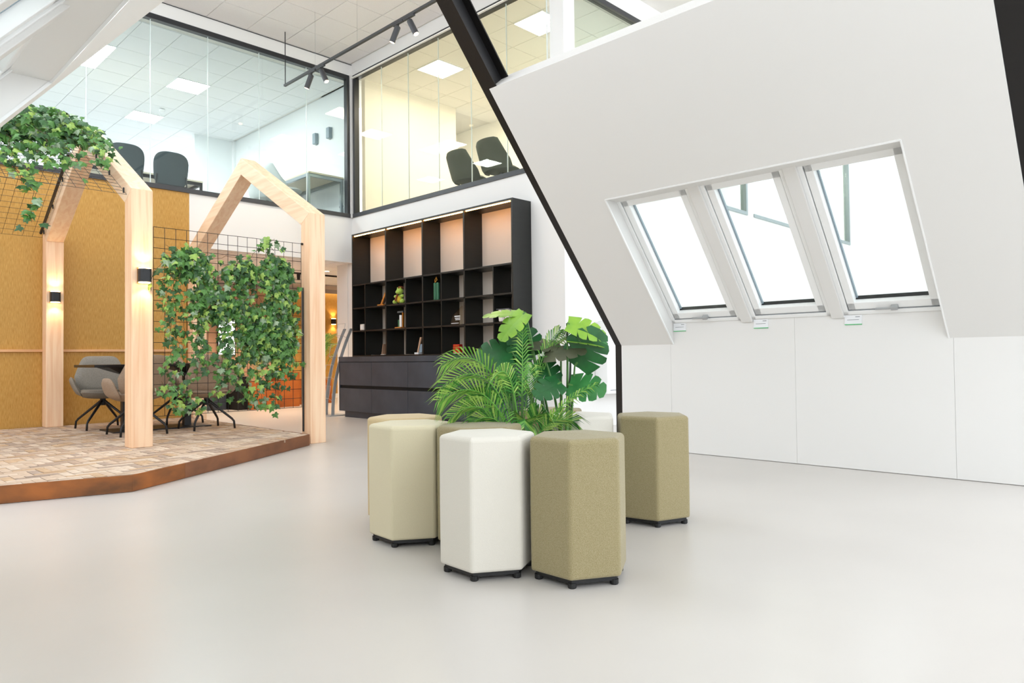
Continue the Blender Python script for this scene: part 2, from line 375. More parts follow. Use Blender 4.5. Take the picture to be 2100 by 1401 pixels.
# ------------------------------------------------------------------ passage under the upper office
struct('wall_passage', MB().box(XA-.01, XA+.14, YB+.14, 10.98, 0, 2.6), 'white_paint')
pc = struct('ceiling_passage', MB().box(XG, 11, YB+.14, 16, 2.60, 2.7), 'grid_bar')
ptile = MB().box(-.29, .29, -.29, .29, -.01, .01).mesh('tile', 'ceiling_tile')
for i in range(8):
    for j in range(6):
        link('tile', ptile, pc, (XG+.4+.6*i, YB+.45+.6*j, 2.592))
struct('wall_passage_gold', MB().box(7.72, 11, 15.0, 15.1, 0, 2.6), 'gold_paper')
struct('wall_passage_back', MB().box(XG, 7.72, 15.0, 15.1, 0, 2.6), 'tan_panel')
struct('wall_passage_side', MB().box(XG-.1, XG, YB+.14, 15.1, 0, 2.6), 'tan_panel')
struct('wall_passage_end', MB().box(11, 11.1, 10.9, 15.1, 0, 2.6).box(XA+.14, 11, 10.9, 10.98, 0, 2.6), 'white_paint')
struct('baseboard_passage', MB().box(7.72, 11, 14.98, 15.0, 0, .1), 'white_gloss')
struct('trim_5', MB().box(XG, 11, 14.6, 14.62, 2.46, 2.60).box(XG, 11, 13.9, 14.6, 2.55, 2.582), 'grey_soffit')
build('cove_strip', MB().box(7.75, 10.9, 14.9, 14.96, 2.57, 2.58), 'cove_glow')
tag(bpy.data.objects['cove_strip'], 'glowing cove strip above the gold wall at the end of the passage', 'strip light')
t = thing('light_track', 'black light track on the passage ceiling', 'track light', (6.2, 12.3, 2.58))
build('rail', MB().box(0, 2.6, -.02, .02, -.03, 0), 'black_metal', t)
for xx in (.55, 1.5):
    build('spot_head', MB().lathe([(.03, -.14), (.035, -.03), (.02, -.02)], (xx, 0, 0), 12), 'black_metal', t)

# ------------------------------------------------------------------ attic mock-up
MIR = 5.774
def sp(s, y, n, mirror=False):
    p = Vector((XK, y, ZK)) + US*s + NS*n
    if mirror: p.x = MIR-p.x
    return p
def sbox(mb, s0, s1, y0, y1, n0, n1, mirror=False, mi=0):
    return mb.hexa([sp(s0, y0, n0, mirror), sp(s1, y0, n0, mirror), sp(s1, y1, n0, mirror), sp(s0, y1, n0, mirror)],
                   [sp(s0, y0, n1, mirror), sp(s1, y0, n1, mirror), sp(s1, y1, n1, mirror), sp(s0, y1, n1, mirror)], mi)
def attic(mirror, ya, yb, na, nb, wname, first, side):
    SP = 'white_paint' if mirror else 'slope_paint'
    mx = (lambda v: MIR-v) if mirror else (lambda v: v)
    wall = sempty(wname)
    b = MB()
    sbox(b, 0, 2.84, nb, yb, 0, .25, mirror); sbox(b, 0, 2.84, ya, na, 0, .25, mirror)
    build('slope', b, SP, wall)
    a0, a1, a2 = sp(1.63, na, 0, mirror), sp(2.84, na, 0, mirror), sp(2.84, na, .25, mirror)
    a3 = Vector((mx(sp(1.63, 0, 0).x+.25/.7622), na, a0.z))
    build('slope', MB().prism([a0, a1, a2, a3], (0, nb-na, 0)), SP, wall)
    # edge beads round the niche
    e = MB(); sbox(e, .0, 1.63, na-.006, na+.004, -.004, .01, mirror); sbox(e, .0, 1.63, nb-.004, nb+.006, -.004, .01, mirror); sbox(e, 1.622, 1.634, na, nb, -.004, .008, mirror)
    build('edge_bead', e, 'white_gloss', wall)
    # vertical panels of the knee wall, tall ones inside the niche
    js = [ya, na-.03, (na+nb)/2-.02, nb+.03, yb]
    for i in range(4):
        h = ZK+.02 if i in (0, 3) else 1.262
        x0, x1 = sorted((mx(XK), mx(XK+.1)))
        build('wall_panel', MB().box(x0, x1, js[i]+.0008, js[i+1]-.0008, .004, h), 'white_panel', wall)
    x0, x1 = sorted((mx(XK+.02), mx(XK+.12)))
    build('backing', MB().box(x0, x1, ya, yb, 0, 1.0), 'grey_soffit', wall)
    # mullions
    wy = [(nb-.035, na+.035)]
    span = nb-na; p = span/3
    ms = [nb-.76, nb-1.54] if not mirror else [nb-p, nb-2*p]
    for k, mc_ in enumerate(ms):
        b = MB(); sbox(b, .145, 1.62, mc_-.05, mc_+.05, .105, .24, mirror); build('mullion', b, 'white_panel', wall, bevel=.004)
    edges = [nb, ms[0]+.05, ms[0]-.05, ms[1]+.05, ms[1]-.05, na]
    for k in range(3):
        y1, y0 = edges[2*k], edges[2*k+1]
        win = sempty('window_%d' % (first+k))
        fr = MB()
        for (s0, s1, c0, c1) in ((.16, 1.60, y1-.035, y1), (.16, 1.60, y0, y0+.035), (.16, .195, y0, y1), (1.53, 1.74, y0, y1)):
            sbox(fr, s0, s1, c0, c1, .125, .25, mirror)
        build('frame', fr, 'white_gloss', win, bevel=.003)
        sa = MB()
        for (s0, s1, c0, c1) in ((.20, 1.525, y1-.10, y1-.04), (.20, 1.525, y0+.04, y0+.10), (.20, .27, y0+.04, y1-.04), (1.46, 1.525, y0+.04, y1-.04)):
            sbox(sa, s0, s1, c0, c1, .135, .235, mirror)
        build('sash', sa, 'white_gloss', win, bevel=.006)
        ga = MB(); sbox(ga, .27, 1.46, y1-.112, y1-.10, .19, .21, mirror); sbox(ga, .27, 1.46, y0+.10, y0+.112, .19, .21, mirror)
        build('gasket', ga, 'gasket_grey', win)
        gb = MB(); sbox(gb, .262, .276, y0+.10, y1-.10, .18, .22, mirror); build('gasket', gb, 'gasket_black', win)
        g = MB(); sbox(g, .27, 1.46, y0+.10, y1-.10, .205, .211, mirror); build('glass_pane', g, 'pane_clear', win)
        gp = MB(); sbox(gp, .197, .2, y0+.04, y1-.04, .13, .14, mirror); build('sash_gap', gp, 'grey_print', win)
        if k != 1 and not mirror:
            ym = (y0+y1)/2-.015
            h = MB(); sbox(h, .205, .235, ym-.03, ym+.02, .095, .137); sbox(h, .212, .228, ym-.03, ym+.13, .10, .115)
            build('handle', h, 'alu', win, bevel=.004)
    return wall
attic(False, .77, 4.285, 1.357, 3.675, 'wall_right', 1, 'right')
attic(True, .77, 4.285, 1.4, 3.93, 'wall_left', 8, 'left')
# knee end of the slope
# steel portal frames, black
def steel(yc, label):
    t = thing('steel_frame', label, 'steel beam', (XK, yc, 0), 0, 'black steel portal frames')
    hw = .078
    def add(name, m, n0, n1, y0, y1, s0=-.02, s1=4.75):
        b = MB(); sbox(b, s0, s1, yc+y0, yc+y1, n0, n1)
        o = build(name, b, m); o.parent = t; o.matrix_parent_inverse = Matrix.Translation((-XK, -yc, 0))
    add('flange', 'black_steel', .004, .016, -hw, hw); add('web', 'web_steel', .016, .19, -.006, .006); add('flange', 'black_steel', .19, .202, -hw, hw)
    def post(name, m, x0, x1, y0, y1):
        o = build(name, MB().box(x0, x1, yc+y0, yc+y1, 0, ZK+.01), m); o.parent = t; o.matrix_parent_inverse = Matrix.Translation((-XK, -yc, 0))
    post('flange', 'black_steel', XK+.004, XK+.016, -hw, hw); post('web', 'web_steel', XK+.016, XK+.19, -.006, .006); post('flange', 'black_steel', XK+.19, XK+.202, -hw, hw)
steel(4.285, 'black steel beam along the left end of the sloped white wall')
steel(.69, 'black steel beam at the right edge of the sloped white wall')
# small sign cards below the skylights
for k, (y, l) in enumerate(((3.60, 'small white card with green edge under the left skylight'), (2.79, 'small white card with green edge under the middle skylight'), (2.02, 'small white card with green edge under the right skylight'))):
    t = thing('sign_card', l, 'sign', (XK, y, 1.195), 0, 'white cards under the skylights')
    build('card', MB().box(-.008, 0, -.065, .065, -.032, .04), 'card_white', t)
    build('green_edge', MB().box(-.009, 0, -.065, .065, -.038, -.032), 'green_print', t)
    build('print', MB().box(-.0086, -.008, -.045, .045, .000, .004).box(-.0086, -.008, -.052, -.018, .022, .028), 'grey_print', t)


struct('wall_light_blocker', MB().box(-5.2, -5, -7, 10.7, 0, 3.0), 'white_paint')  # unseen wall added to cut side light, left open above for the ceiling
# ------------------------------------------------------------------ low cabinet and open shelving
XC, XS = 6.20, 6.43
cab = thing('cabinet', 'long dark grey cabinet with eight handleless drawer fronts below the shelving', 'cabinet', (XC, 6.38, 0))
def P(name, mb, m, par, **k):
    o = build(name, mb, m, par, **k); return o
D = .9075
P('body', MB().box(.022, .575, .01, 3.62, .10, .95), 'gap_black', cab)
P('side_panel', MB().box(.0, .575, .0, .018, .10, .93), 'dark_cabinet', cab)
P('side_panel', MB().box(.0, .575, 3.612, 3.63, .10, .93), 'dark_cabinet', cab)
P('plinth', MB().box(.05, .56, .04, 3.54, 0, .10), 'dark_cabinet', cab)
P('worktop', MB().box(-.004, .575, -.004, 3.634, .882, .963), 'dark_cabinet', cab, bevel=.002)
dr = MB().box(0, .02, .0025, D-.0025, 0, .362).mesh('drawer_front', 'dark_cabinet')
for i in range(4):
    for z in (.10, .512):
        link('drawer_front', dr, cab, (0, .0+D*i, z), bevel=.0015)
shelf = thing('bookcase', 'tall black open bookcase of pigeonholes standing on the long cabinet', 'bookcase', (XS, 6.31, .963))
Y0, Y1, ZT = 0.0, 3.64, 2.965-.963
T = .028; DP = XA-XS-.005
mains = [0, .91, 1.82, 2.73, 3.64]
zs = [0.0, .402, .772, 1.152]
P('side_panel', MB().box(0, DP, -T, 0, 0, ZT), 'dark_shelf', shelf)
P('side_panel', MB().box(0, DP, Y1, Y1+T, 0, ZT), 'dark_shelf', shelf)
for y in mains[1:-1]: P('divider', MB().box(0, DP, y-T/2, y+T/2, 0, ZT-T), 'dark_shelf', shelf)
P('top_panel', MB().box(0, DP, 0, Y1, ZT-T, ZT), 'dark_shelf', shelf)
for z in zs: P('shelf_board', MB().box(0, DP, 0, Y1, z, z+T*.8), 'dark_shelf', shelf)
for i, y in enumerate((.341, 1.40, 2.227, 3.297)):
    P('divider', MB().box(0, DP, y-.009, y+.009, T, zs[3]), 'dark_shelf', shelf)
for i in range(4):
    P('back_panel', MB().box(DP-.012, DP, mains[i]+T/2, mains[i+1]-T/2, T, ZT-T), 'shelf_backing', shelf)
    P('light_strip', MB().box(.012, .026, mains[i]+.03, mains[i+1]-.03, ZT-T-.012, ZT-T-.001), 'strip_glow', shelf)

# objects in the pigeonholes (world positions)
def at(y, z, d=.06): return (XS+d, y, z)
Z1, Z2, Z3 = .963+zs[1]+T*.8, .963+zs[2]+T*.8, .963+zs[0]+T*.8
# levels: zs[0] bottom row, zs[1] middle row, zs[2] top row
t = thing('phone_stand', 'slanted orange wooden award on a wooden foot in the top left pigeonhole row', 'award', at(9.25, Z2, .07))
P('foot', MB().box(-.04, .04, -.10, .06, 0, .022), 'orange_wood', t)
P('plate', MB().prism([(-.012, -.02, .02), (-.012, .02, .02), (-.012, -.10, .20), (-.012, -.14, .20)][::1], (.024, 0, 0)), 'orange_wood', t)
P('brace', MB().prism([(-.01, -.06, .02), (-.01, -.045, .02), (-.01, -.10, .12), (-.01, -.115, .12)], (.02, 0, 0)), 'black_metal', t)
t = thing('plush_toy', 'green plush toy with a brown hat and scarf sitting in a pigeonhole', 'plush toy', at(8.77, Z2, .08))
P('body', MB().ball((0, 0, .075), (.05, .055, .07)).ball((-.03, .09, .035), (.045, .04, .035)).ball((-.03, -.09, .035), (.045, .04, .035)).ball((-.02, .085, .12), (.025, .05, .025)).ball((-.02, -.07, .12), (.025, .04, .025)), 'plush_green', t, smooth=True)
P('head', MB().ball((-.01, .0, .195), (.055, .065, .05)).ball((-.045, .0, .18), (.035, .05, .03)).ball((-.02, .03, .24), .02).ball((-.02, -.03, .24), .02), 'plush_green', t, smooth=True)
P('belly', MB().ball((-.025, 0, .07), (.035, .045, .055)), 'plush_yellow', t, smooth=True)
P('scarf', MB().tube([(-.055, .0, .145), (-.075, .01, .09), (-.08, .02, .04)], .014), 'plush_brown', t)
P('hat', MB().lathe([(.045, .235), (.045, .25), (.03, .27)], (0, -.01, 0)), 'plush_brown', t)
t = thing('flask', 'tall green twin flask with a brass clasp in the top row', 'flask', at(7.87, Z2, .05))
P('body', MB().lathe([(.022, 0), (.024, .01), (.024, .24), (.018, .25)], (0, .03, 0)).lathe([(.022, 0), (.024, .01), (.024, .24), (.018, .25)], (0, -.03, 0)), 'bottle_green', t, smooth=False)
P('clasp', MB().tube([(0, .03, .255), (0, .035, .29), (0, .0, .33), (0, -.015, .29), (0, .03, .255)], .007), 'brass', t)
t = thing('speaker_cube', 'small white rounded cube in the left middle pigeonhole', 'speaker', at(9.72, Z1, .055))
P('body', MB().box(-.045, .045, -.05, .05, 0, .10), 'cup_white', t, bevel=.012, seg=3)
P('dial', MB().lathe([(.028, -.004), (.028, .004)], (0, 0, 0), 16), 'card_white', t, loc=(-.046, 0, .05)).rotation_euler = (0, R(90), 0)
t = thing('award_frame', 'award with a white plate between brass posts on an orange foot', 'award', at(8.75, Z1, .07))
P('foot', MB().box(-.05, .05, -.06, .09, 0, .018), 'orange_wood', t)
P('plate', MB().box(-.006, .006, -.02, .03, .018, .20), 'card_white', t)
P('post', MB().box(-.012, .012, -.07, -.045, .018, .24), 'brass', t)
P('top_bar', MB().box(-.012, .012, -.07, .075, .235, .26), 'planter_grey', t)
P('plant_print', MB().box(-.004, .004, .035, .07, .02, .13), 'bottle_green', t)
t = thing('acrylic_award', 'clear angular acrylic award in the middle row', 'award', at(7.46, Z1, .07))
P('block', MB().prism([(-.015, .13, 0), (-.015, -.12, 0), (-.015, -.12, .26), (-.015, .08, .12)], (.03, 0, 0)), 'acrylic', t)
P('engraving', MB().box(-.017, -.0155, -.09, .03, .11, .125).box(-.017, -.0155, -.09, .02, .085, .095).box(-.017, -.0155, -.09, .01, .065, .075).box(-.017, -.0155, -.06, .10, .018, .026), 'card_white', t)
t = thing('angled_award', 'dark slanted award on a small white foot in the bottom row', 'award', at(8.29, Z3, .06))
P('foot', MB().box(-.04, .04, -.02, .07, 0, .028), 'card_white', t)
P('blade', MB().prism([(-.01, .02, .028), (-.01, .045, .028), (-.01, -.025, .25), (-.01, -.06, .25)], (.02, 0, 0)), 'tan_panel', t)
P('face', MB().box(.0, .012, -.06, .01, .03, .15), 'picture_blue', t)
t = thing('photo_card', 'thin pale card leaning in the bottom left pigeonhole', 'card', at(9.17, Z3, .08))
P('card', MB().prism([(-.05, .03, 0), (-.05, .04, 0), (-.05, .0, .17), (-.05, -.01, .17)], (.10, 0, 0)), 'tan_panel', t)
P('foot', MB().box(-.05, .05, -.03, .055, 0, .012), 'cup_white', t)
t = thing('red_box', 'small red glossy box with a gold emblem in the bottom row', 'box', at(7.47, Z3, .09))
P('box', MB().box(-.03, .03, -.07, .065, .012, .13), 'red_gloss', t, bevel=.004)
P('stand', MB().box(-.04, .04, -.09, .085, 0, .012), 'shelf_backing', t)
P('emblem', MB().prism([(-.0315, -.03, .05), (-.0315, .03, .05), (-.0315, 0, .095)], (.001, 0, 0)).box(-.0315, -.0305, -.04, .04, .105, .115), 'brass', t)
t = thing('cup_stack', 'two white cups stacked in the right pigeonhole above the monstera', 'cup', at(6.50, Z1, .07))
for z in (0, .085):
    P('cup', MB().lathe([(.035, z), (.05, z+.01), (.055, z+.07), (.05, z+.075)], (0, .05, 0)).lathe([(.035, z), (.05, z+.01), (.055, z+.07), (.05, z+.075)], (0, -.065, 0)), 'cup_white', t)
    P('saucer', MB().box(-.06, .06, -.13, .11, z+.075, z+.085), 'planter_grey', t)

# ------------------------------------------------------------------ brick platform
pf = thing('brick_platform', 'raised brick platform edged with rusty steel under the timber house frame', 'platform', (2.2, 8.0, 0))
ZP = .12
L = lambda x, y, z: (x-2.2, y-8.0, z)
build('base', MB().prism([L(*p, .0) for p in [(-3.5, 6.76), (.55, 5.83), (1.71, 5.515), (2.18, 5.82), (3.90, 6.96), (3.97, YB-.005), (-3.5, YB-.005)]], (0, 0, ZP-.03)), 'mortar', pf)
segs = [((-3.5, 6.73), (.55, 5.80), 'corten'), ((.55, 5.80), (1.71, 5.485), 'corten'), ((1.71, 5.485), (2.19, 5.79), 'corten'), ((2.19, 5.79), (3.93, 6.94), 'corten_dark'), ((3.93, 6.94), (4.0, YB-.005), 'corten_dark')]
for a, c, m in segs:
    a = Vector(a); c = Vector(c); d = (c-a).normalized(); n = Vector((-d.y, d.x))*.012
    build('edging_plate', MB().prism([L(a.x, a.y, .003), L(c.x-d.x*.002, c.y-d.y*.002, .003), L(c.x+n.x, c.y+n.y, .003), L(a.x+n.x, a.y+n.y, .003)], (0, 0, ZP-.003)), m, pf)
EDG = [((-3.5, 6.73), (.55, 5.80)), ((.55, 5.80), (1.71, 5.485)), ((1.71, 5.485), (2.19, 5.79)), ((2.19, 5.79), (3.93, 6.94)), ((3.93, 6.94), (4.0, YB)), ((4.0, YB-.006), (.0, YB-.006))]
def clip(poly, inset=.016):
    for a, c in EDG:
        dx, dy = c[0]-a[0], c[1]-a[1]; l = math.hypot(dx, dy); nx_, ny_ = -dy/l, dx/l
        dd = [(p[0]-a[0])*nx_+(p[1]-a[1])*ny_-inset for p in poly]; out = []
        for i in range(len(poly)):
            p, q = poly[i], poly[(i+1) % len(poly)]; u, v = dd[i], dd[(i+1) % len(poly)]
            if u >= 0: out.append(p)
            if (u >= 0) != (v >= 0):
                k = u/(u-v); out.append((p[0]+(q[0]-p[0])*k, p[1]+(q[1]-p[1])*k))
        poly = out
        if len(poly) < 3: return []
    return poly
BW, BR = .0685, 3
BL = BW*BR
bricks = []
for m_ in range(-14, 15):
    for k_ in range(-60, 160):
        ox, oy = (k_+m_*BR)*BW, 5.2+(k_-m_*BR)*BW
        for (cx_, cy_, hx, hy) in ((ox+BL/2, oy+BW/2, BL/2, BW/2), (ox+BW/2, oy+BW+BL/2, BW/2, BL/2)):
            if not (.14*cy_ < cx_ < 4.1 and 5.3 < cy_ < YB+.1): continue
            g_ = .0022
            full = [(cx_-hx+g_, cy_-hy+g_), (cx_+hx-g_, cy_-hy+g_), (cx_+hx-g_, cy_+hy-g_), (cx_-hx+g_, cy_+hy-g_)]
            pg = clip(full)
            if len(pg) < 3: continue
            ar = abs(sum(pg[i][0]*pg[(i+1) % len(pg)][1]-pg[(i+1) % len(pg)][0]*pg[i][1] for i in range(len(pg))))/2
            if ar > .0012: bricks.append((cx_, cy_, hx > hy, pg, ar > .95*(BL-2*g_)*(BW-2*g_)))
bricks.sort(key=lambda q: q[0]**2+q[1]**2)
bmh = [[MB().box(-hx+.0022, hx-.0022, -hy+.0022, hy-.0022, -.02, .006).mesh('brick', 'brick_%d' % i) for i in range(5)] for hx, hy in ((BW/2, BL/2), (BL/2, BW/2))]
rest = MB()
for k, (bx, by, hor, pg, whole) in enumerate(bricks):
    zz = ZP-.006+random.uniform(-.0025, .002); i = random.choice((0, 0, 1, 2, 2, 3, 4))
    if k < 300 and whole:
        link('brick', bmh[int(hor)][i], pf, L(bx, by, zz))
    elif k < 300:
        build('brick', MB().prism([(p[0]-bx, p[1]-by, -.02) for p in pg], (0, 0, .026)), 'brick_%d' % i, pf, L(bx, by, zz))
    else:
        rest.prism([L(p[0], p[1], zz-.02) for p in pg], (0, 0, .026), i)
o = build('brickwork', rest, ['brick_%d' % i for i in range(5)], pf); o['kind'] = 'stuff'

# ------------------------------------------------------------------ timber house frames
def portal(x0, x1, y0, y1, ye, za, zb0, label, steelstrip=False):
    """house-shaped frame in a plane of constant X: posts at y0 and y1, apex at ye"""
    t = thing('timber_frame', label, 'timber frame', (x0, y0, 0), 0, 'timber house frames')
    q = lambda y, z: (0, y-y0, z)
    d = .19; ze = 2.552
    sl = (za-ze)/(ye-y0); vt = d*math.sqrt(1+sl*sl)
    W = (x1-x0, 0, 0)
    zi = ze+d*sl-vt   # inner eave height at y0+d
    build('post', MB().prism([q(y0, zb0), q(y0+d, zb0), q(y0+d, zi), q(y0, ze)], W), 'pine_vertical', t, bevel=.006)
    build('post', MB().prism([q(y1, zb0), q(y1-d, zb0), q(y1-d, zi), q(y1, ze)], W), 'pine_vertical', t, bevel=.006)
    build('rafter', MB().prism([q(y0, ze), q(y0+d, zi), q(ye, za-vt), q(ye, za)], W), 'pine_rafter', t, bevel=.006)
    build('rafter', MB().prism([q(y1, ze), q(y1-d, zi), q(ye, za-vt), q(ye, za)], W), 'pine_rafter', t, bevel=.006)
    return t
portal(2.22, 2.41, 7.15, 10.49, 8.84, 3.53, ZP, 'timber house frame on the brick platform, nearer the ivy roof')
portal(3.925+.08, 4.115+.08, 7.05+.0, 10.48, 8.75, 3.51, 0, 'timber house frame at the right edge of the platform')
portal(-.62, -.43, 7.15, 10.49, 8.84, 3.53, ZP, 'timber house frame left of the ivy roof')

# ------------------------------------------------------------------ up-down lamps
def updown(name, label, loc, group):
    t = thing(name, label, 'wall lamp', loc, 0, group)
    b = MB()
    pts = [(-.055, 0), (-.055, -.05), (-.048, -.068), (-.03, -.08), (.03, -.08), (.048, -.068), (.055, -.05), (.055, 0)]
    b.prism([(x_, y_, -.062) for x_, y_ in pts], (0, 0, .124)); build('body', b, 'black_metal', t)
    for z in (-.072, .062): build('diffuser', MB().prism([(x_*.86, y_*.9-.002, z) for x_, y_ in pts], (0, 0, .010)), 'lamp_glow', t)
    build('rim', MB().box(-.056, .056, -.012, 0, -.074, .074), 'brass', t)
    for s in (1, -1):
        l = bpy.data.lights.new('beam', 'SPOT'); l.energy = 5; l.color = srgb('ffd29a'); l.spot_size = R(105); l.spot_blend = .35; l.shadow_soft_size = .03
        lo = bpy.data.objects.new('beam', l); C.objects.link(lo); lo.parent = t; lo.location = (0, -.06, .085*s)
        lo.rotation_euler = (R(180) if s > 0 else 0, 0, 0)
    return t
updown('wall_lamp', 'black up and down lamp on the front timber post', (2.325, 7.149, 1.735), 'black up and down lamps')
updown('wall_lamp', 'black up and down lamp on the timber post against the gold wall', (2.31, 10.299, 1.745), 'black up and down lamps')
updown('wall_lamp', 'black up and down lamp on the gold wall at the end of the passage', (9.13, 14.999, 1.83), 'black up and down lamps')

# ------------------------------------------------------------------ wire mesh panels
def grid(mb, o, du, dv, nu, nv, r=.0028):
    o = Vector(o); du = Vector(du); dv = Vector(dv)
    for i in range(nu+1): mb.tube([o+du*i, o+du*i+dv*nv], r, 5, cap=False)
    for j in range(nv+1): mb.tube([o+dv*j, o+dv*j+du*nu], r, 5, cap=False)
t = thing('wire_mesh', 'upright black wire mesh between the two timber posts', 'mesh panel', (2.43, 7.2, .40))
b = MB(); grid(b, (0, 0, 0), (.1035, 0, 0), (0, 0, .1012), 15, 18); o = build('wires', b, 'black_metal', t)
build('clip', MB().tube([(1.555, 0, 1.82), (1.575, 0, 1.82)], .013, 8), 'black_metal', t)
build('side_bar', MB().tube([(1.565, -.01, -.27), (1.565, -.01, 1.33)], .010, 8), 'black_metal', t)
# roof meshes (front and rear slope), running left from the first frame
for nm, yy, s, lbl in (('wire_mesh', 7.22, 1, 'black wire mesh on the front slope of the little roof'), ('wire_mesh', 10.42, -1, 'black wire mesh on the rear slope of the little roof')):
    t = thing(nm, lbl, 'mesh panel', (2.2, yy, 2.50))
    sl = Vector((0, .1*s, .0582)).normalized()*.10
    b = MB(); grid(b, (0, 0, 0), (-.1045, 0, 0), sl, 26, 17, .002); build('wires', b, 'black_metal', t)
    for k in (1, 6, 11): build('clip', MB().tube([(.0, sl.y*k, sl.z*k-.02), (.0, sl.y*k, sl.z*k+.03)], .008, 6), 'black_metal', t)
    if s < 0: build('side_bar', MB().tube([(-.02, sl.y*.3, sl.z*.3+.03), (-.02, sl.y*15, sl.z*15+.03)], .017, 6), 'black_metal', t)
t = thing('cable_bundle', 'coiled black cable at the ridge of the timber frame', 'cable', (2.12, 8.62, 3.47))
for k in range(7):
    pts = [(-.26+.045*j+random.uniform(-.02, .02), random.uniform(-.05, .05), .04*math.sin(j*.9+k)+random.uniform(-.015, .02)) for j in range(9)]
    build('cable', MB().tube(pts, .008, 6), 'black_cable', t)

# ------------------------------------------------------------------ ivy
LEAF = [(0, -.02), (-.22, -.18), (-.48, -.12), (-.42, .18), (-.58, .36), (-.24, .42), (0, .92), (.24, .42), (.58, .36), (.42, .18), (.48, -.12), (.22, -.18)]
def leaf(mb, c, size, nrm, upv, mi):
    n = Vector(nrm).normalized(); u = Vector(upv); u = (u-n*u.dot(n)).normalized(); r_ = u.cross(n)
    vs = [Vector(c)+n*size*.12]+[Vector(c)+r_*(x_*size)+u*(y_*size)-n*(size*.25*(x_*x_+max(0, y_)*.4)) for x_, y_ in LEAF]
    k = len(LEAF)
    mb.add(vs, [(0, 1+i, 1+(i+1) % k) for i in range(k)], mi)
def rleaf(mb, c, size, face):
    n = Vector(face)+Vector((random.gauss(0, .55), random.gauss(0, .55), random.gauss(0, .45)))
    u = Vector((random.gauss(0, .5), random.gauss(0, .3), -1+random.gauss(0, .3)))
    leaf(mb, c, size*random.uniform(.65, 1.25), n, u, random.choices((0, 1, 2, 3), (.42, .3, .18, .10))[0])
def ivy(label, base, heads, vines, face=(-.5, -1, .35), size=.062, group=None):
    """heads: (dx,dy,dz,rx,ry,rz,n); vines: lists of points hanging from the heads"""
    t = thing('ivy_plant', label, 'ivy', base, 0, group)
    f = MB(); v = MB()
    for dx, dy, dz, rx, ry, rz, n in heads:
        for _ in range(n):
            while True:
                p = [random.uniform(-1, 1) for _ in range(3)]
                if sum(q*q for q in p) < 1: break
            rleaf(f, (dx+p[0]*rx, dy+p[1]*ry, dz+p[2]*rz), size*1.08, face)
        for _ in range(max(2, n//14)):
            a = Vector((dx, dy, dz)); c = a+Vector((random.uniform(-rx, rx), random.uniform(-ry, ry), random.uniform(-rz, rz)))
            v.tube([a, (a+c)/2+Vector((0, 0, .03)), c], .0025, 4, cap=False)
    for pts, dens, spread in vines:
        pts = [Vector(p) for p in pts]; wig = []
        for a, c in zip(pts[:-1], pts[1:]):
            n = max(2, int((c-a).length/.05))
            for k in range(n):
                wig.append(a+(c-a)*(k/n)+Vector((random.gauss(0, .012), random.gauss(0, .01), random.gauss(0, .006))))
        wig.append(pts[-1]); v.tube(wig, .0025, 4, cap=False)
        for p in wig:
            for _ in range(dens if random.random() < .85 else dens-1):
                rleaf(f, p+Vector((random.gauss(0, spread), random.gauss(0, spread*.6), random.gauss(0, spread))), size, face)
    o = build('leaves', f, ['ivy_a', 'ivy_b', 'ivy_c', 'ivy_d'], t); o['kind'] = 'stuff'
    build('vines', v, 'vine', t)
    return t
def hang(x, z0, z1, dens=2, spread=.035, y=-.05, drift=0.0):
    n = max(2, int(abs(z0-z1)/.25)); return ([(x+drift*k/n+random.gauss(0, .025), y+random.gauss(0, .02), z0+(z1-z0)*k/n) for k in range(n+1)], dens, spread)
IY = 7.17
ivy('ivy hanging at the upper left of the upright mesh', (2.72, IY, 1.9), [(0, -.03, 0, .23, .09, .17, 190), (.13, -.03, -.12, .16, .08, .15, 90)],
    [hang(-.17, -.05, -.75, 2), hang(-.2, -.2, -1.15, 2), hang(-.08, -.15, -.55, 2), hang(.12, -.2, -.45, 2), hang(-.25, -.1, -.5, 2), ([(-.2, -.03, .0), (-.3, -.03, -.1), (-.33, -.03, -.3)], 1, .03), ([(.2, -.03, .05), (.45, -.02, .1), (.62, -.02, .06)], 1, .03)], group='ivy on the upright mesh')
ivy('ivy hanging at the top middle of the upright mesh', (3.27, IY, 1.83), [(0, -.03, 0, .22, .09, .15, 170)],
    [hang(-.05, -.1, -.6, 3), hang(.08, -.1, -.75, 3), hang(.0, -.1, -.5, 3), hang(.16, -.1, -.55, 2), hang(-.15, -.05, -.35, 2), ([(0, -.03, .1), (.18, -.03, .25), (.26, -.03, .38), (.36, -.03, .27)], 2, .03)], group='ivy on the upright mesh')
ivy('ivy hanging at the upper right of the upright mesh by the post', (3.66, IY, 1.83), [(0, -.03, .02, .2, .09, .2, 220), (.05, -.03, -.2, .18, .08, .14, 110)],
    [hang(-.1, -.1, -.7, 3), hang(.08, -.2, -.7, 3), hang(.17, -.15, -.75, 2), hang(.2, -.2, -1.0, 2), hang(.0, -.1, -.6, 3), ([(-.05, -.03, .15), (-.12, -.03, .33), (-.03, -.03, .4), (.1, -.03, .28)], 2, .03)], group='ivy on the upright mesh')
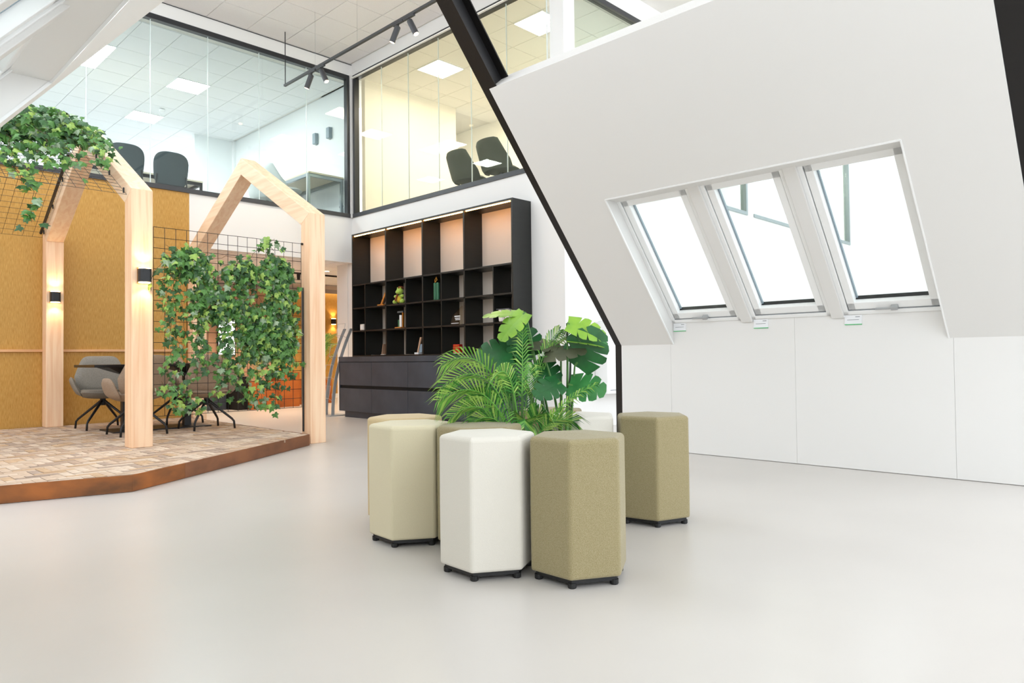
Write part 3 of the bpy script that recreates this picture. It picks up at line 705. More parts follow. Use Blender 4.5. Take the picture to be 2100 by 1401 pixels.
ivy('ivy hanging in the left middle of the upright mesh', (2.98, IY, 1.48), [(0, -.03, .02, .27, .09, .19, 260)],
    [hang(-.2, -.1, -.75, 3), hang(-.08, -.1, -.6, 3), hang(.05, -.1, -.95, 3), hang(.18, -.1, -.6, 3), hang(-.12, -.2, -.7, 2), hang(.1, -.2, -.75, 2), hang(.24, -.1, -.7, 2), hang(-.28, 0, -.55, 2), hang(-.35, -.2, -.9, 2),
     ([(-.3, -.05, -.85), (-.36, -.05, -.98), (-.2, -.05, -1.0)], 4, .05), ([(-.5, -.05, -.75), (-.42, -.05, -.95), (-.25, -.05, -.95), (-.33, -.05, -1.05)], 3, .05)], group='ivy on the upright mesh')
ivy('dense ivy hanging in the right middle of the upright mesh', (3.55, IY, 1.3), [(0, -.03, .0, .3, .1, .26, 460), (.1, -.03, -.2, .25, .09, .2, 200), (-.15, -.03, -.15, .15, .08, .2, 120)],
    [hang(-.28, -.1, -.6, 3), hang(-.18, -.1, -.78, 3), hang(-.05, -.2, -.65, 3), hang(.06, -.2, -.6, 3), hang(.15, -.2, -.55, 3), hang(.24, -.1, -.6, 3), hang(-.1, -.2, -.85, 3), hang(.1, -.3, -.9, 2), hang(.3, 0, -.35, 2),
     ([(-.45, -.05, -.45), (-.3, -.05, -.7), (-.1, -.05, -.85), (.02, -.05, -.9)], 3, .04)], group='ivy on the upright mesh')
RX = dict(face=(.0, -1, .5), size=.068)
ivy('ivy heaped on the little roof beside the cable coil', (1.80, 8.30, 3.29), [(0, 0, .08, .26, .3, .12, 230), (-.3, -.1, .05, .25, .3, .12, 220), (.05, -.35, -.1, .25, .25, .12, 150)],
    [([(.1, -.3, 0), (.22, -.7, -.2), (.25, -.95, -.4), (.2, -1.02, -.5)], 5, .06), ([(0, -.3, 0), (.05, -.6, -.3), (.0, -.85, -.5)], 4, .05), ([(.2, .2, .1), (.28, -.3, -.05), (.3, -.75, -.3)], 4, .05), ([(-.15, -.3, 0), (-.18, -.7, -.35), (-.1, -.95, -.5)], 4, .06), ([(-.3, -.3, 0), (-.3, -.7, -.35), (-.2, -.9, -.55)], 4, .06),
     ([(-.3, -.6, -.3), (-.32, -.85, -.5), (-.33, -.9, -.75), (-.30, -.9, -.95), (-.32, -.9, -1.12)], 3, .035)], group='ivy on the little roof', **RX)
ivy('ivy heaped on the little roof at the left edge', (1.32, 8.3, 3.36), [(0, 0, .06, .3, .3, .15, 300), (-.05, -.35, -.05, .3, .25, .15, 260), (-.5, -.1, .05, .3, .3, .15, 150), (.05, -.65, -.25, .28, .2, .12, 160)],
    [([(.05, -.5, -.2), (.02, -.8, -.5), (.0, -.95, -.7)], 4, .05), ([(-.2, -.5, -.15), (-.22, -.8, -.5), (-.15, -.9, -.78)], 5, .05), ([(-.1, -.5, -.15), (.0, -.75, -.6), (.08, -.85, -.75), (.1, -.85, -.85)], 3, .04), ([(.25, -.4, -.1), (.3, -.8, -.4), (.32, -.9, -.5)], 4, .05)], group='ivy on the little roof', **RX)

# ------------------------------------------------------------------ meeting chairs and table on the platform
def sheet(fn, nu, nv, th):
    """closed padded surface: fn(u,v)->(point, normal), u,v in -1..1; thickness tapers at the rim"""
    mb = MB(); pf_ = []; pb_ = []
    for i in range(nu+1):
        for j in range(nv+1):
            u = -1+2*i/nu; v = -1+2*j/nv
            p, n = fn(u, v); k = (1-abs(u)**6)**.5*(1-abs(v)**6)**.5
            pf_.append(p+n*th*.5*k); pb_.append(p-n*th*.5*k)
    N = (nu+1)*(nv+1); w_ = nv+1
    fs = [(i*w_+j, (i+1)*w_+j, (i+1)*w_+j+1, i*w_+j+1) for i in range(nu) for j in range(nv)]
    mb.add(pf_+pb_, fs+[tuple(N+a for a in f[::-1]) for f in fs])
    return mb
def rr(u, v, p=4.0):
    """square -> rounded square"""
    m = max(abs(u), abs(v))
    if m < 1e-6: return 0, 0
    l = (abs(u)**p+abs(v)**p)**(1/p); return u*m/l, v*m/l
def fn_back(u, v):
    a, c = rr(u, v, 7.0); t = (c+1)/2
    wdt = .285*(1.0-.33*max(0, t-.42)/.58) * (0.84+.16*min(1, t/.42))
    x_ = a*wdt; z_ = .44+.44*t
    y_ = -.20-.07*t+.55*x_*x_+.06*(1-t)**2
    return Vector((x_, y_, z_)), Vector((-1.1*x_, 1, .16)).normalized()
def fn_seat(u, v):
    a, c = rr(u, v); x_ = a*.26; y_ = -.20+.23*(c+1)
    z_ = .435+.35*x_*x_-.03*(1-abs(c))
    return Vector((x_, y_, z_)), Vector((0, 0, 1))
def fn_arm(sg):
    def f(u, v):
        a, c = rr(u, v); t = (c+1)/2
        y_ = .0+a*(.17-.05*t)-.02*t; z_ = .40+.23*t; x_ = sg*(.235+.07*t-.06*max(0, -a)*0+.03*math.sin(t*2)-.10*max(0, a-.2)*0)
        return Vector((x_, y_, z_)), Vector((sg, 0, -.25)).normalized()
    return f
CH = {}
def chair_meshes(fab):
    if fab in CH: return CH[fab]
    d = {}
    d['backrest'] = sheet(fn_back, 14, 14, .075).mesh('backrest', fab, True)
    d['seat'] = sheet(fn_seat, 12, 12, .09).mesh('seat', fab, True)
    d['arm1'] = sheet(fn_arm(1), 10, 10, .05).mesh('armrest', fab, True); d['arm2'] = sheet(fn_arm(-1), 10, 10, .05).mesh('armrest', fab, True)
    d['seam'] = MB().tube([(-.13, -.168+.01, .60), (-.06, -.19, .595), (.06, -.19, .595), (.13, -.168+.01, .60)], .006, 6).mesh('seam', 'seam_grey')
    d['column'] = MB().lathe([(.03, .28), (.034, .30), (.03, .385), (.10, .39), (.10, .40)], (0, 0, 0), 14).mesh('column', 'black_metal')
    d['leg'] = MB().tube([(0, 0, .34), (.02, 0, .335), (.30, 0, .115), (.325, 0, .085), (.335, 0, 0)], [.017, .017, .0135, .0125, .0125], 8).mesh('leg', 'black_metal', True)
    CH[fab] = d; return d
def armchair(label, x_, y_, z_, face, base_rot, fab):
    t = thing('armchair', label, 'chair', (x_, y_, z_), face, 'upholstered chairs around the platform table')
    d = chair_meshes(fab)
    for n in ('backrest', 'seat', 'column'): link(n, d[n], t)
    link('seam', d['seam'], t)
    link('armrest', d['arm1'], t); link('armrest', d['arm2'], t)
    for k in range(4):
        o = link('leg', d['leg'], t); o.rotation_euler = (0, 0, base_rot-face+k*math.pi/2)
    return t
armchair('grey tweed armchair at the far side of the table by the gold wall, left', 2.67, 9.63, ZP, R(172), R(45), 'tweed_grey')
armchair('taupe armchair half hidden behind the front timber post', 2.70, 8.51, ZP, R(8), R(45), 'tweed_taupe')
armchair('beige armchair at the far side of the table, right', 3.50, 9.56, ZP, R(187), R(52), 'tweed_taupe')
armchair('taupe armchair with its back towards the ivy mesh', 3.48, 8.54, ZP, R(-6), R(45), 'tweed_taupe')
t = thing('meeting_table', 'black rectangular table on a flat steel foot on the brick platform', 'table', (3.10, 9.07, ZP))
build('tabletop', MB().box(-.78, .78, -.40, .40, .745, .775), 'table_black', t, bevel=.003)
for sx in (-.35, .35):
    build('column', MB().box(sx-.04, sx+.04, -.04, .04, .012, .70), 'black_metal', t)
    build('bracket', MB().hexa([(sx-.05, -.05, .66), (sx+.05, -.05, .66), (sx+.05, .05, .66), (sx-.05, .05, .66)], [(sx-.25, -.25, .745), (sx+.25, -.25, .745), (sx+.25, .25, .745), (sx-.25, .25, .745)]), 'black_metal', t)
build('foot_plate', MB().box(-.55, .55, -.26, .26, 0, .014), 'black_metal', t)

# ------------------------------------------------------------------ hexagonal stools
SR, SH = .2165, .592
def hexring(r, z, rot=0): return [(r*math.cos(math.pi/3*k+rot), r*math.sin(math.pi/3*k+rot), z) for k in range(6)]
ST = {}
def stool(label, x_, y_, rot, fab):
    t = thing('hexagonal_stool', label, 'stool', (x_, y_, 0), R(rot), 'hexagonal upholstered stools')
    if fab not in ST:
        body = MB()
        # gently domed top
        rings = [hexring(SR, .036), hexring(SR*1.004, .30), hexring(SR, SH-.004)]
        vs = [p for r_ in rings for p in r_]+[(0, 0, .036)]+[(p[0]*.9, p[1]*.9, SH+.004) for p in hexring(SR, 0)]+[(0, 0, SH+.012)]
        fs = []
        for i in range(2): fs += [(i*6+k, i*6+(k+1) % 6, (i+1)*6+(k+1) % 6, (i+1)*6+k) for k in range(6)]
        fs += [(18, (k+1) % 6, k) for k in range(6)]
        fs += [(12+k, 12+(k+1) % 6, 19+(k+1) % 6, 19+k) for k in range(6)] + [(25, 19+k, 19+(k+1) % 6) for k in range(6)]
        body.add(vs, fs)
        ST[fab] = (body.mesh('upholstery', fab, False), MB().prism(hexring(SR*.90, .018), (0, 0, .019)).mesh('base_board', 'rubber_black'), MB().lathe([(.015, 0), (.018, .004), (.018, .022)], (0, 0, 0), 12).mesh('foot', 'rubber_black'))
    a, b_, c = ST[fab]
    o = link('upholstery', a, t, bevel=.012, seg=3)
    link('base_board', b_, t)
    for p in hexring(SR*.84, 0): link('foot', c, t, p)
    return t
stool('off white hexagonal stool at the very front', 2.165, 2.285, 26.8, 'fabric_white')
stool('olive hexagonal stool at the front, right of the off white one', 2.362, 1.932, 29.6, 'fabric_olive')
stool('cream hexagonal stool at the left of the group', 2.258, 2.962, 25.7, 'fabric_cream')
stool('olive hexagonal stool standing alone at the right', 3.435, 2.266, 40.2, 'fabric_olive')
stool('yellowish hexagonal stool behind the cream one', 2.49, 3.32, 27, 'fabric_yellow')
stool('olive hexagonal stool behind the front white one', 2.41, 2.60, 27, 'fabric_olive')
stool('white hexagonal stool behind the plants at the right', 3.20, 2.60, 38, 'fabric_white')
stool('olive hexagonal stool farthest back behind the plants', 3.40, 3.00, 33, 'fabric_olive')

# ------------------------------------------------------------------ palm and monstera between the stools
CR = Vector((math.sin(YAW), -math.cos(YAW), 0)); CF = Vector((math.cos(YAW), math.sin(YAW), 0)); UZ = Vector((0, 0, 1))
PX, PY = 2.81, 2.57
def pv(r_, f_, z_): return CR*r_+CF*f_+UZ*z_
def pot(name, label, x_, y_):
    t = thing(name, label, 'potted plant', (x_, y_, 0))
    build('pot', MB().lathe([(.10, 0), (.125, .02), (.15, .40), (.155, .42), (.14, .42), (.135, .38)], (0, 0, 0), 20), 'planter_grey', t, smooth=False)
    build('soil', MB().lathe([(.136, .375), (.13, .385), (.02, .392)], (0, 0, 0), 16), 'soil', t)
    return t
def bez(a, b_, c, n=14):
    return [a*(1-t_)**2+b_*2*t_*(1-t_)+c*t_*t_ for t_ in [i/n for i in range(n+1)]]
palm = pot('palm_plant', 'bushy green palm in the middle of the hexagonal stools', PX-.07, PY+.07)
def frond(base, mid, tip, mats, n=26, ll=.20, droop=.42, side=None, roll=0.0):
    pts = bez(base, mid, tip, n+12)
    b = MB(); b.tube(pts, [.005*(1-.75*i/len(pts)) for i in range(len(pts))], 5, 1)
    side = side or None
    start = 12
    for i in range(start, len(pts)):
        t_ = (pts[min(i+1, len(pts)-1)]-pts[i-1]).normalized()
        sd = t_.cross(UZ); sd = sd.normalized() if sd.length > .1 else CR.copy()
        upn = sd.cross(t_).normalized(); sd, upn = sd*math.cos(roll)+upn*math.sin(roll), upn*math.cos(roll)-sd*math.sin(roll)
        k = (i-start)/(len(pts)-start)
        l = ll*(.55+.9*math.sin(math.pi*min(1, k*.85+.12)))*(.65 if k > .9 else 1)
        for s in (-1, 1):
            dr = (t_*(.75+.2*k)+sd*s*.8+upn*random.uniform(.02, .16)).normalized()
            p0 = pts[i]; p1 = p0+dr*l*.5; p2 = p0+dr*l+Vector((0, 0, -droop*l*random.uniform(.8, 1.1)))
            wv = t_.cross(dr).cross(dr).normalized()*.0045
            mi = random.choices((0, 1, 2), mats)[0]
            b.add([p0-wv*.5, p0+wv*.5, p1+wv, p1-wv, p2], [(0, 1, 2, 3), (3, 2, 4)], mi)
    return b
PM_ = ['palm_light', 'palm_mid', 'palm_dark']
# (base r,f) , mid (r,f,z), tip (r,f,z) relative to the pot
FR = [((-.01, 0), (-.10, -.05, 1.06), (-.40, -.12, .90), (6, 3, 1), .17), ((-.02, -.02), (-.10, -.15, 1.02), (-.40, -.2, .78), (6, 3, 1), .18),
      ((-.03, -.03), (-.12, -.2, .90), (-.41, -.22, .72), (5, 4, 1), .18), ((-.02, -.05), (-.14, -.2, .80), (-.35, -.22, .63), (5, 4, 1), .17),
      ((0, 0), (-.02, -.12, 1.02), (-.15, -.24, .80), (6, 3, 1), .13), ((-.04, .02), (-.10, .1, .9), (-.30, .12, .66), (2, 4, 3), .15),
      ((.0, .0), (.02, -.05, .85), (.02, .02, 1.09), (3, 5, 2), .07), ((.0, .04), (-.05, .12, .82), (-.06, .14, .98), (1, 3, 5), .10),
      ((.02, .0), (.08, .05, .95), (.22, .04, 1.07), (3, 4, 2), .10), ((.03, .02), (.14, .1, 1.1), (.30, .1, 1.03), (4, 4, 1), .08),
      ((.03, -.02), (.14, -.12, .68), (.40, -.12, .785), (3, 4, 2), .05), ((.03, -.04), (.12, -.2, .66), (.27, -.2, .60), (4, 4, 2), .13),
      ((-.03, -.04), (-.08, -.22, .70), (-.24, -.20, .60), (3, 4, 3), .15), ((.02, -.04), (.03, -.16, .70), (.02, -.20, .575), (3, 4, 3), .12),
      ((.03, -.02), (.06, -.12, .72), (.14, -.16, .60), (3, 4, 3), .12), ((-.02, .02), (-.05, .05, .72), (-.11, .05, .84), (2, 4, 3), .10), ((.0, .02), (.03, .02, .7), (.07, .0, .88), (2, 4, 3), .09),
      ((-.01, -.02), (-.10, -.12, .78), (-.26, -.15, .72), (2, 5, 3), .15)]
for (br, bf), mdl, tp, mm, l_ in FR:
    build('frond', frond(pv(br, bf, .38), pv(*mdl), pv(*tp), mm, ll=l_*(.72 if tp[0] < -.1 else 1), n=20 if mdl[0] < 0 else 18, roll=-.75 if tp[0] < -.1 else (.3 if abs(tp[0]) < .03 else .7)), PM_+['rachis'], palm)
for k in range(16):
    a = random.uniform(0, 6.28); q = random.uniform(.01, .05)
    build('stalk', MB().tube([pv(q*math.cos(a), q*math.sin(a), .38), pv(q*1.4*math.cos(a), q*1.4*math.sin(a), .58), pv(q*2.2*math.cos(a), q*2.2*math.sin(a), random.uniform(.66, .82))], [.006, .005, .003], 5), 'stem_green', palm)

mon = pot('monstera_plant', 'monstera with large split leaves behind the palm', PX+.13, PY-.02)
def monstera_leaf(lenl, wid, fingers=6, slit=.5, curl=.25):
    """leaf in its own frame: midrib along +Y, blade in XY, Z up"""
    b = MB()
    def edge(t_): return wid*.5*(math.sin(math.pi*min(1, (t_*.86+.14)))**.62)*(1.08-.3*t_)
    def pt(x_, y_): return Vector((x_, y_, -curl*(x_*x_*3.0+max(0, y_/lenl-.35)**2*lenl*.9)+.06*abs(x_)))
    for s in (-1, 1):
        n = fingers*2
        for i in range(fingers):
            t0, t1 = i/fingers, (i+1)/fingers
            y0, y1 = t0*lenl, t1*lenl
            if i == 0: y0 = -.0
            fwd = .10*lenl
            def q(t_, k, shr=0.0):
                return pt(s*edge(t_)*k, t_*lenl+fwd*k*(1 if t_ < .9 else .3)-(.16*lenl*k*k if t_ < .12 else 0))
            tm = (t0+t1)/2; g = .07/fingers
            cols = [0, .3, slit, .8, 1.0]
            left = [q(t0, 0), q(t0, .3), q(t0+g*.2, slit), q(t0+g*1.3, .8), q(t0+g*2.2, .97)]
            mid_ = [q(tm, 0), q(tm, .3), q(tm, slit), q(tm, .82), q(tm, 1.03)]
            rig = [q(t1, 0), q(t1, .3), q(t1-g*.2, slit), q(t1-g*1.0, .8), q(t1-g*1.6, .99)]
            vs = left+mid_+rig
            b.add(vs, [(r_*5+k, r_*5+k+1, (r_+1)*5+k+1, (r_+1)*5+k) for r_ in (0, 1) for k in range(4)], 0)
    b.add([pt(-.006, 0)+Vector((0, 0, .002)), pt(.006, 0)+Vector((0, 0, .002)), pt(.001, lenl)+Vector((0, 0, .002)), pt(-.001, lenl)+Vector((0, 0, .002))], [(0, 1, 2, 3)], 1)
    return b
def put_leaf(org, tipdir, nrm, lenl, wid, m, stem, fingers=6, slit=.5, curl=.25):
    fingers = 4; slit = .58
    yv = Vector(tipdir).normalized(); zv = Vector(nrm); zv = (zv-yv*zv.dot(yv)).normalized(); xv = yv.cross(zv)
    b = monstera_leaf(lenl, wid, fingers, slit, curl)
    M_ = Matrix((xv, yv, zv)).transposed()
    b.v = [tuple(M_ @ Vector(v)+org) for v in b.v]
    o = build('leaf', b, [m, 'stem_green'], mon, smooth=True)
    s0 = pv(stem[0], stem[1], .38)
    md = (s0+org)/2+pv((stem[0]*.2), 0, .10)
    st = build('stem', MB().tube(bez(s0, md+UZ*.06, org, 10), [.009-.0004*k for k in range(11)], 6), stem[2] if len(stem) > 2 else 'stem_green', mon)
# positions relative to the monstera pot (pot at camera-right +.10)
def ml(px, py, df=0.0):
    d = 3.84+df
    return pv((px-1050)/1452.5*d, 0, 0)+CF*d+UZ*(EYE+(732-py)/1452.5*d)-Vector((PX+.13, PY-.02, 0))
CAM = -CF
put_leaf(ml(1078, 640), pv(-.75, -.35, -.75), pv(-.35, -.75, .55), .21, .15, 'monstera_light', (-.04, -.02), 5, .55, .3)
put_leaf(ml(1072, 643, .05), pv(-1, .1, .02), pv(.0, -.35, .95), .22, .15, 'monstera_light', (-.03, .03), 5, .5, .25)
put_leaf(ml(1163, 664, -.05), pv(1, -.1, -.3), pv(.2, -.75, .6), .22, .16, 'monstera_light', (.05, .0, 'stem_dark'), 5, .5, .35)
put_leaf(ml(1170, 690, .08), pv(1, -.3, -.18), pv(.1, -.6, .8), .21, .14, 'monstera_mid', (.06, .03, 'stem_dark'), 5, .5, .4)
put_leaf(ml(1163, 700, -.05), pv(1, -.2, -.12), pv(.1, -.2, 1), .20, .12, 'monstera_light', (.05, -.03), 5, .5, .2)
put_leaf(ml(1178, 752, -.02), pv(.55, -.35, .8), pv(.15, -1, .25), .24, .25, 'monstera_dark', (.06, -.02), 6, .45, .22)
put_leaf(ml(1165, 790, -.05), pv(1, -.3, -.12), pv(.05, -.75, .65), .20, .21, 'monstera_mid', (.04, -.03), 6, .45, .25)
put_leaf(ml(1150, 785, -.08), pv(-.8, -.4, -.35), pv(-.1, -.75, .65), .17, .17, 'monstera_dark', (.02, -.03), 5, .5, .25)
put_leaf(ml(1150, 712, .05), pv(-1, -.1, .10), pv(.0, -.45, .9), .20, .17, 'monstera_brown', (.02, .02), 6, .5, .2)
put_leaf(ml(1115, 733, -.03), pv(1, -.3, .22), pv(-.1, -.55, .8), .23, .15, 'monstera_brown', (.03, -.01), 6, .5, .3)
put_leaf(ml(1050, 722, .05), pv(-1, -.1, -.10), pv(-.15, -.8, .6), .20, .23, 'monstera_dark', (-.05, .02), 6, .6, .3)
put_leaf(ml(1085, 735, .10), pv(-.2, -.3, .6), pv(.1, -1, .2), .20, .22, 'monstera_dark', (-.02, .05), 6, .6, .2)
put_leaf(ml(1095, 745, .06), pv(.8, -.3, -.5), pv(.1, -.8, .5), .17, .17, 'monstera_dark', (-.01, .04), 6, .6, .25)
put_leaf(ml(1060, 775, .15), pv(-.7, -.3, -.7), pv(-.1, -.8, .5), .18, .17, 'monstera_dark', (-.04, .06), 5, .6, .25)
put_leaf(ml(1085, 690, .12), pv(-.3, -.2, -.8), pv(-.1, -.9, .3), .17, .15, 'monstera_mid', (-.03, .06), 5, .6, .25)

# ------------------------------------------------------------------ suspended track with spots
t = thing('track_light', 'black suspended light track with four spot heads under the tiled ceiling', 'track light', (5.36, 10.15, 5.2))
build('rail', MB().box(-.018, .018, -7.5, .02, -.016, .016), 'anthracite', t)
build('rod', MB().tube([(0, 0, .0), (0, 0, ZC-5.2)], .007, 8), 'black_metal', t)
for yy in (-2.0, -4.4, -.9, -6.5): build('wire', MB().tube([(0, yy, .016), (0, yy, ZC-5.2)], .0015, 5), 'chrome', t)
for yy, tilt in ((-.80, -22), (-1.05, 24), (-2.93, -22), (-3.15, 24)):
    o = build('adapter', MB().box(-.016, .016, yy-.105, yy+.105, -.038, -.016), 'anthracite', t)
    hd = bpy.data.objects.new('spot_head', MB().lathe([(.036, -.22), (.038, -.21), (.038, -.02), (.03, -.01)], (0, 0, 0), 16).mesh('spot_head', 'anthracite')); C.objects.link(hd)
    hd.parent = t; hd.location = (0, yy, -.055); hd.rotation_euler = (R(-tilt), R(-tilt*.5), 0)
    g = link('lens', MB().lathe([(.031, -.222), (.031, -.219)], (0, 0, 0), 16).mesh('lens', 'spot_glow'), hd)
    build('bracket', MB().tube([(0, yy, -.035), (0, yy, -.075)], .010, 8), 'black_metal', t)
    l = bpy.data.lights.new('spot_beam', 'SPOT'); l.energy = 35; l.color = srgb('ffeedb'); l.spot_size = R(50); l.spot_blend = .6; l.shadow_soft_size = .03
    lo = bpy.data.objects.new('spot_beam', l); C.objects.link(lo); lo.parent = hd; lo.location = (0, 0, -.24)

# ------------------------------------------------------------------ things in the passage
def rust_box(label, x0, x1, y0, y1, h, m='corten_planter'):
    t = thing('planter_box', label, 'planter', (x0, y0, 0), 0, 'tall square planters in the passage')
    W_, D_ = x1-x0, y1-y0
    build('body', MB().box(0, W_, 0, .02, 0, h).box(0, W_, D_-.02, D_, 0, h).box(0, .02, .02, D_-.02, 0, h).box(W_-.02, W_, .02, D_-.02, 0, h), m, t, bevel=.004)
    build('soil', MB().box(.02, W_-.02, .02, D_-.02, 0, h-.05), 'soil', t)
    return (x0+x1)/2, (y0+y1)/2, h
pl_ = [rust_box('orange rusty planter box seen below the ivy, in front', 6.02, 6.55, 12.75, 13.25, .52), rust_box('taller orange rusty planter box behind the first', 6.66, 7.12, 12.95, 13.4, .68),
       rust_box('orange rusty planter box beside the right timber post', 7.2, 7.6, 13.35, 13.8, .52), rust_box('orange rusty planter box under the palm by the gold wall', 7.76, 8.06, 13.3, 13.6, .50),
       rust_box('dark grey planter box left of the rusty ones', 5.1, 5.75, 13.2, 13.8, .36, 'dark_cabinet'), rust_box('black planter box between the grey and rusty ones', 5.80, 6.0, 12.85, 13.6, .62, 'gap_black')]
def bush(label, c, n, hgt, ll):
    t = thing('foliage_plant', label, 'potted plant', (c[0], c[1], c[2]-.05), 0, 'plants in the passage planters')
    b = MB()
    for k in range(n):
        a = 2*math.pi*k/n+random.uniform(-.3, .3); e = random.uniform(.15, .5)
        tip = Vector((math.cos(a)*e*.8, math.sin(a)*e*.8, hgt*random.uniform(.55, 1)))
        fb = frond(Vector((0, 0, 0)), Vector((math.cos(a)*.08, math.sin(a)*.08, tip.z*.9)), tip, (1, 4, 5), n=12, ll=ll)
        b.add(fb.v, fb.f, 0); b.mi[-len(fb.f):] = fb.mi
    o = build('leaves', b, PM_+['rachis'], t); o['kind'] = 'stuff'
bush('dark leafy plant in the front rusty planter', pl_[0], 9, .9, .16); bush('dark leafy plant in the taller rusty planter', pl_[1], 9, .9, .16)
bush('small palm plant by the gold wall beside the lamp', pl_[3], 13, 1.0, .26)
t = thing('wall_screen', 'bright screen on the passage wall glimpsed through the ivy', 'screen', (6.35, 14.99, 1.05))
build('frame', MB().box(-.02, .37, -.03, 0, -.02, .92), 'black_metal', t); build('display', MB().box(0, .35, -.034, -.028, 0, .9), 'screen_white', t)
for xx, yy, l_ in ((7.1, 13.6, 'small glowing recessed spot above the rusty planters'), (5.2, 13.6, 'added recessed spot brightening the passage above the grey planter'), (5.2, 11.7, 'added recessed spot brightening the passage near the opening'), (7.0, 11.7, 'added recessed spot brightening the passage near the right jamb'), (8.9, 13.2, 'added recessed spot brightening the passage by the gold wall')):  # only the first is a real spot; the rest are added to brighten the passage
    t = thing('recessed_spot', l_, 'ceiling light', (xx, yy, 2.58), 0, 'recessed spots in the passage')
    build('rim', MB().lathe([(.06, .0), (.06, -.012), (.045, -.012)], (0, 0, 0), 16), 'white_gloss', t); build('lens', MB().lathe([(.044, -.006), (.044, -.013)], (0, 0, 0), 16), 'spot_glow', t)
    l = bpy.data.lights.new('downlight', 'SPOT'); l.energy = 110; l.color = srgb('ffe6c8'); l.spot_size = R(130); l.spot_blend = .6; l.shadow_soft_size = .05
    lo = bpy.data.objects.new('downlight', l); C.objects.link(lo); lo.parent = t; lo.location = (0, 0, -.03)
# brochure rack leaning by the cabinet
t = thing('brochure_rack', 'curved silver brochure rack beside the dark cabinet', 'brochure rack', (6.28, 10.28, 0))
build('base', MB().box(-.18, .22, -.14, .14, 0, .016), 'alu', t)
def arc(k): return Vector((-.10+.36*k*k, 0, .016+1.42*k))
for s in (-.10, .10):
    build('upright', MB().prism([arc(k/12)+Vector((-.02, s, 0)) for k in range(13)]+[arc(k/12)+Vector((.035, s, 0)) for k in range(12, -1, -1)], (0, .012, 0)), 'alu', t)
for k in (.18, .42, .66, .9):
    p = arc(k)
    tr = MB(); tr.tube([p+Vector((-.03, -.11, -.02)), p+Vector((-.09, -.11, .02)), p+Vector((-.05, -.11, .22)), p+Vector((-.05, .11, .22)), p+Vector((-.09, .11, .02)), p+Vector((-.03, .11, -.02))], .004, 6)
    tr.tube([p+Vector((-.09, -.11, .02)), p+Vector((-.09, .11, .02))], .004, 6); build('tray', tr, 'chrome', t)

# ------------------------------------------------------------------ furniture upstairs
def task_chair(label, x_, y_, rot):
    t = thing('office_chair', label, 'chair', (x_, y_, 3.36), R(rot), 'dark office chairs upstairs')
    def fb(u, v):
        a, c = rr(u, v, 3.2); z_ = .70+.30*c; xx = a*(.27+.02*c)
        return Vector((xx, -.24-.05*c+.35*xx*xx, z_)), Vector((0, 1, .15)).normalized()
    def fs_(u, v):
        a, c = rr(u, v, 3.2); return Vector((a*.26, .02+c*.24, .47)), Vector((0, 0, 1))
    build('backrest', sheet(fb, 12, 12, .03), 'office_mesh', t, smooth=True); build('seat', sheet(fs_, 10, 10, .06), 'office_mesh', t, smooth=True)
    for sx in (-.24, .24):
        build('leg', MB().tube([(sx, -.26, 0), (sx, -.24, .45), (sx*.95, -.245, .62)], .012, 6), 'black_metal', t)
        build('leg', MB().tube([(sx, .24, 0), (sx, .22, .45)], .012, 6), 'black_metal', t)
    build('crossbar', MB().tube([(-.24, -.245, .45), (.24, -.245, .45)], .012, 6), 'black_metal', t)
task_chair('dark mesh office chair upstairs, mostly behind the sloping timber', 3.70, 12.35, -6)
task_chair('dark mesh office chair upstairs with its whole back in view', 4.38, 12.35, -3)
def desk(label, x0, x1, y0, y1, h, top='desk_top', frame='desk_frame'):
    t = thing('office_desk', label, 'desk', (x0, y0, 3.36)); W_, D_ = x1-x0, y1-y0
    build('desktop', MB().box(0, W_, 0, D_, h-.028, h), top, t)
    fr = MB().box(.0, W_, .02, .06, h-.08, h-.028).box(0, W_, D_-.06, D_-.02, h-.08, h-.028).box(0, .04, .06, D_-.06, h-.08, h-.028).box(W_-.04, W_, .06, D_-.06, h-.08, h-.028)
    build('frame', fr, frame, t)
    for a in (0, W_-.04):
        for c in (.02, D_-.06): build('leg', MB().box(a, a+.04, c, c+.04, 0, h-.08), frame, t)
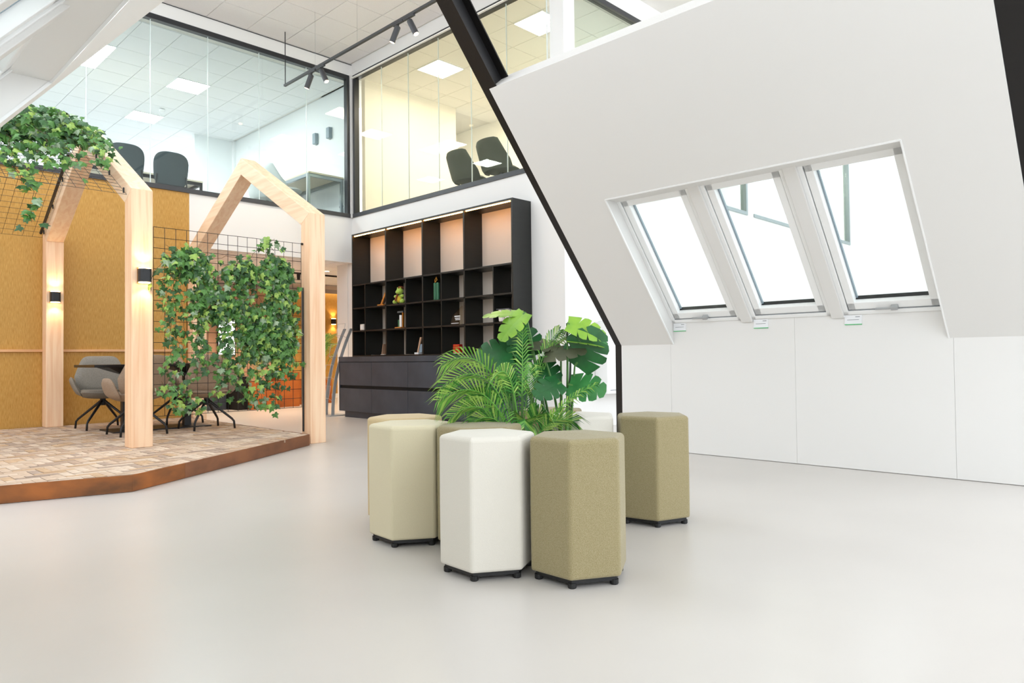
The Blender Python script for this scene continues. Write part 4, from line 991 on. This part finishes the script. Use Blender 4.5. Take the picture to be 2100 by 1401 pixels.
desk('black framed desk upstairs behind the dark office chairs', 3.2, 5.12, 12.7, 13.5, .76, 'desk_top', 'web_steel')
desk('pale desk upstairs with a metal frame beside the glass corner', 6.17, 6.85, 10.88, 12.45, .79)
def shell_chair(label, x_, y_, z_, rot, m, group):
    t = thing('shell_chair', label, 'chair', (x_, y_, z_), R(rot), group)
    def f(u, v):
        a, c = rr(u, v, 6.0)
        th_ = a*1.55; h_ = .42+(.18+.27*min(1, max(0, (math.cos(th_)-.05)/.55))**1.3)*(c+1)/2
        rad = .27+.03*(c+1)/2
        return Vector((rad*math.sin(th_)*1.18, -rad*math.cos(th_)+.02-.05*(c+1), h_)), Vector((-math.sin(th_), math.cos(th_), .1)).normalized()
    def s_(u, v):
        a, c = rr(u, v, 2.6); return Vector((a*.27, c*.26, .46)), Vector((0, 0, 1))
    build('backrest', sheet(f, 16, 10, .05), m, t, smooth=True); build('seat', sheet(s_, 10, 10, .09), m, t, smooth=True)
    build('column', MB().lathe([(.03, .05), (.03, .42), (.1, .43)], (0, 0, 0), 12), 'black_metal', t)
    build('foot', MB().lathe([(.25, 0), (.25, .012), (.03, .05)], (0, 0, 0), 20), 'black_metal', t)
shell_chair('dark grey shell chair upstairs, the lower left of the two', 7.73, 8.50, 3.36, 258, 'office_shell', 'dark shell chairs in the meeting room')
shell_chair('dark grey shell chair upstairs, next to the black steel beam', 7.67, 7.72, 3.36, 258, 'office_shell', 'dark shell chairs in the meeting room')
shell_chair('pale shell chair at the desk upstairs, nearer the glass', 5.95, 11.25, 3.36, 250, 'pale_shell', 'pale shell chairs upstairs')
shell_chair('pale shell chair at the desk upstairs, farther from the glass', 5.95, 11.95, 3.36, 262, 'pale_shell', 'pale shell chairs upstairs')
t = thing('meeting_room_table', 'pale glass topped table in the meeting room upstairs', 'table', (8.55, 7.0, 3.36))
build('tabletop', MB().box(-.4, .9, -.5, .6, .73, .75), 'glass_table', t); build('column', MB().lathe([(.25, 0), (.25, .015), (.04, .03), (.04, .73)], (.2, 0, 0), 14), 'desk_frame', t)
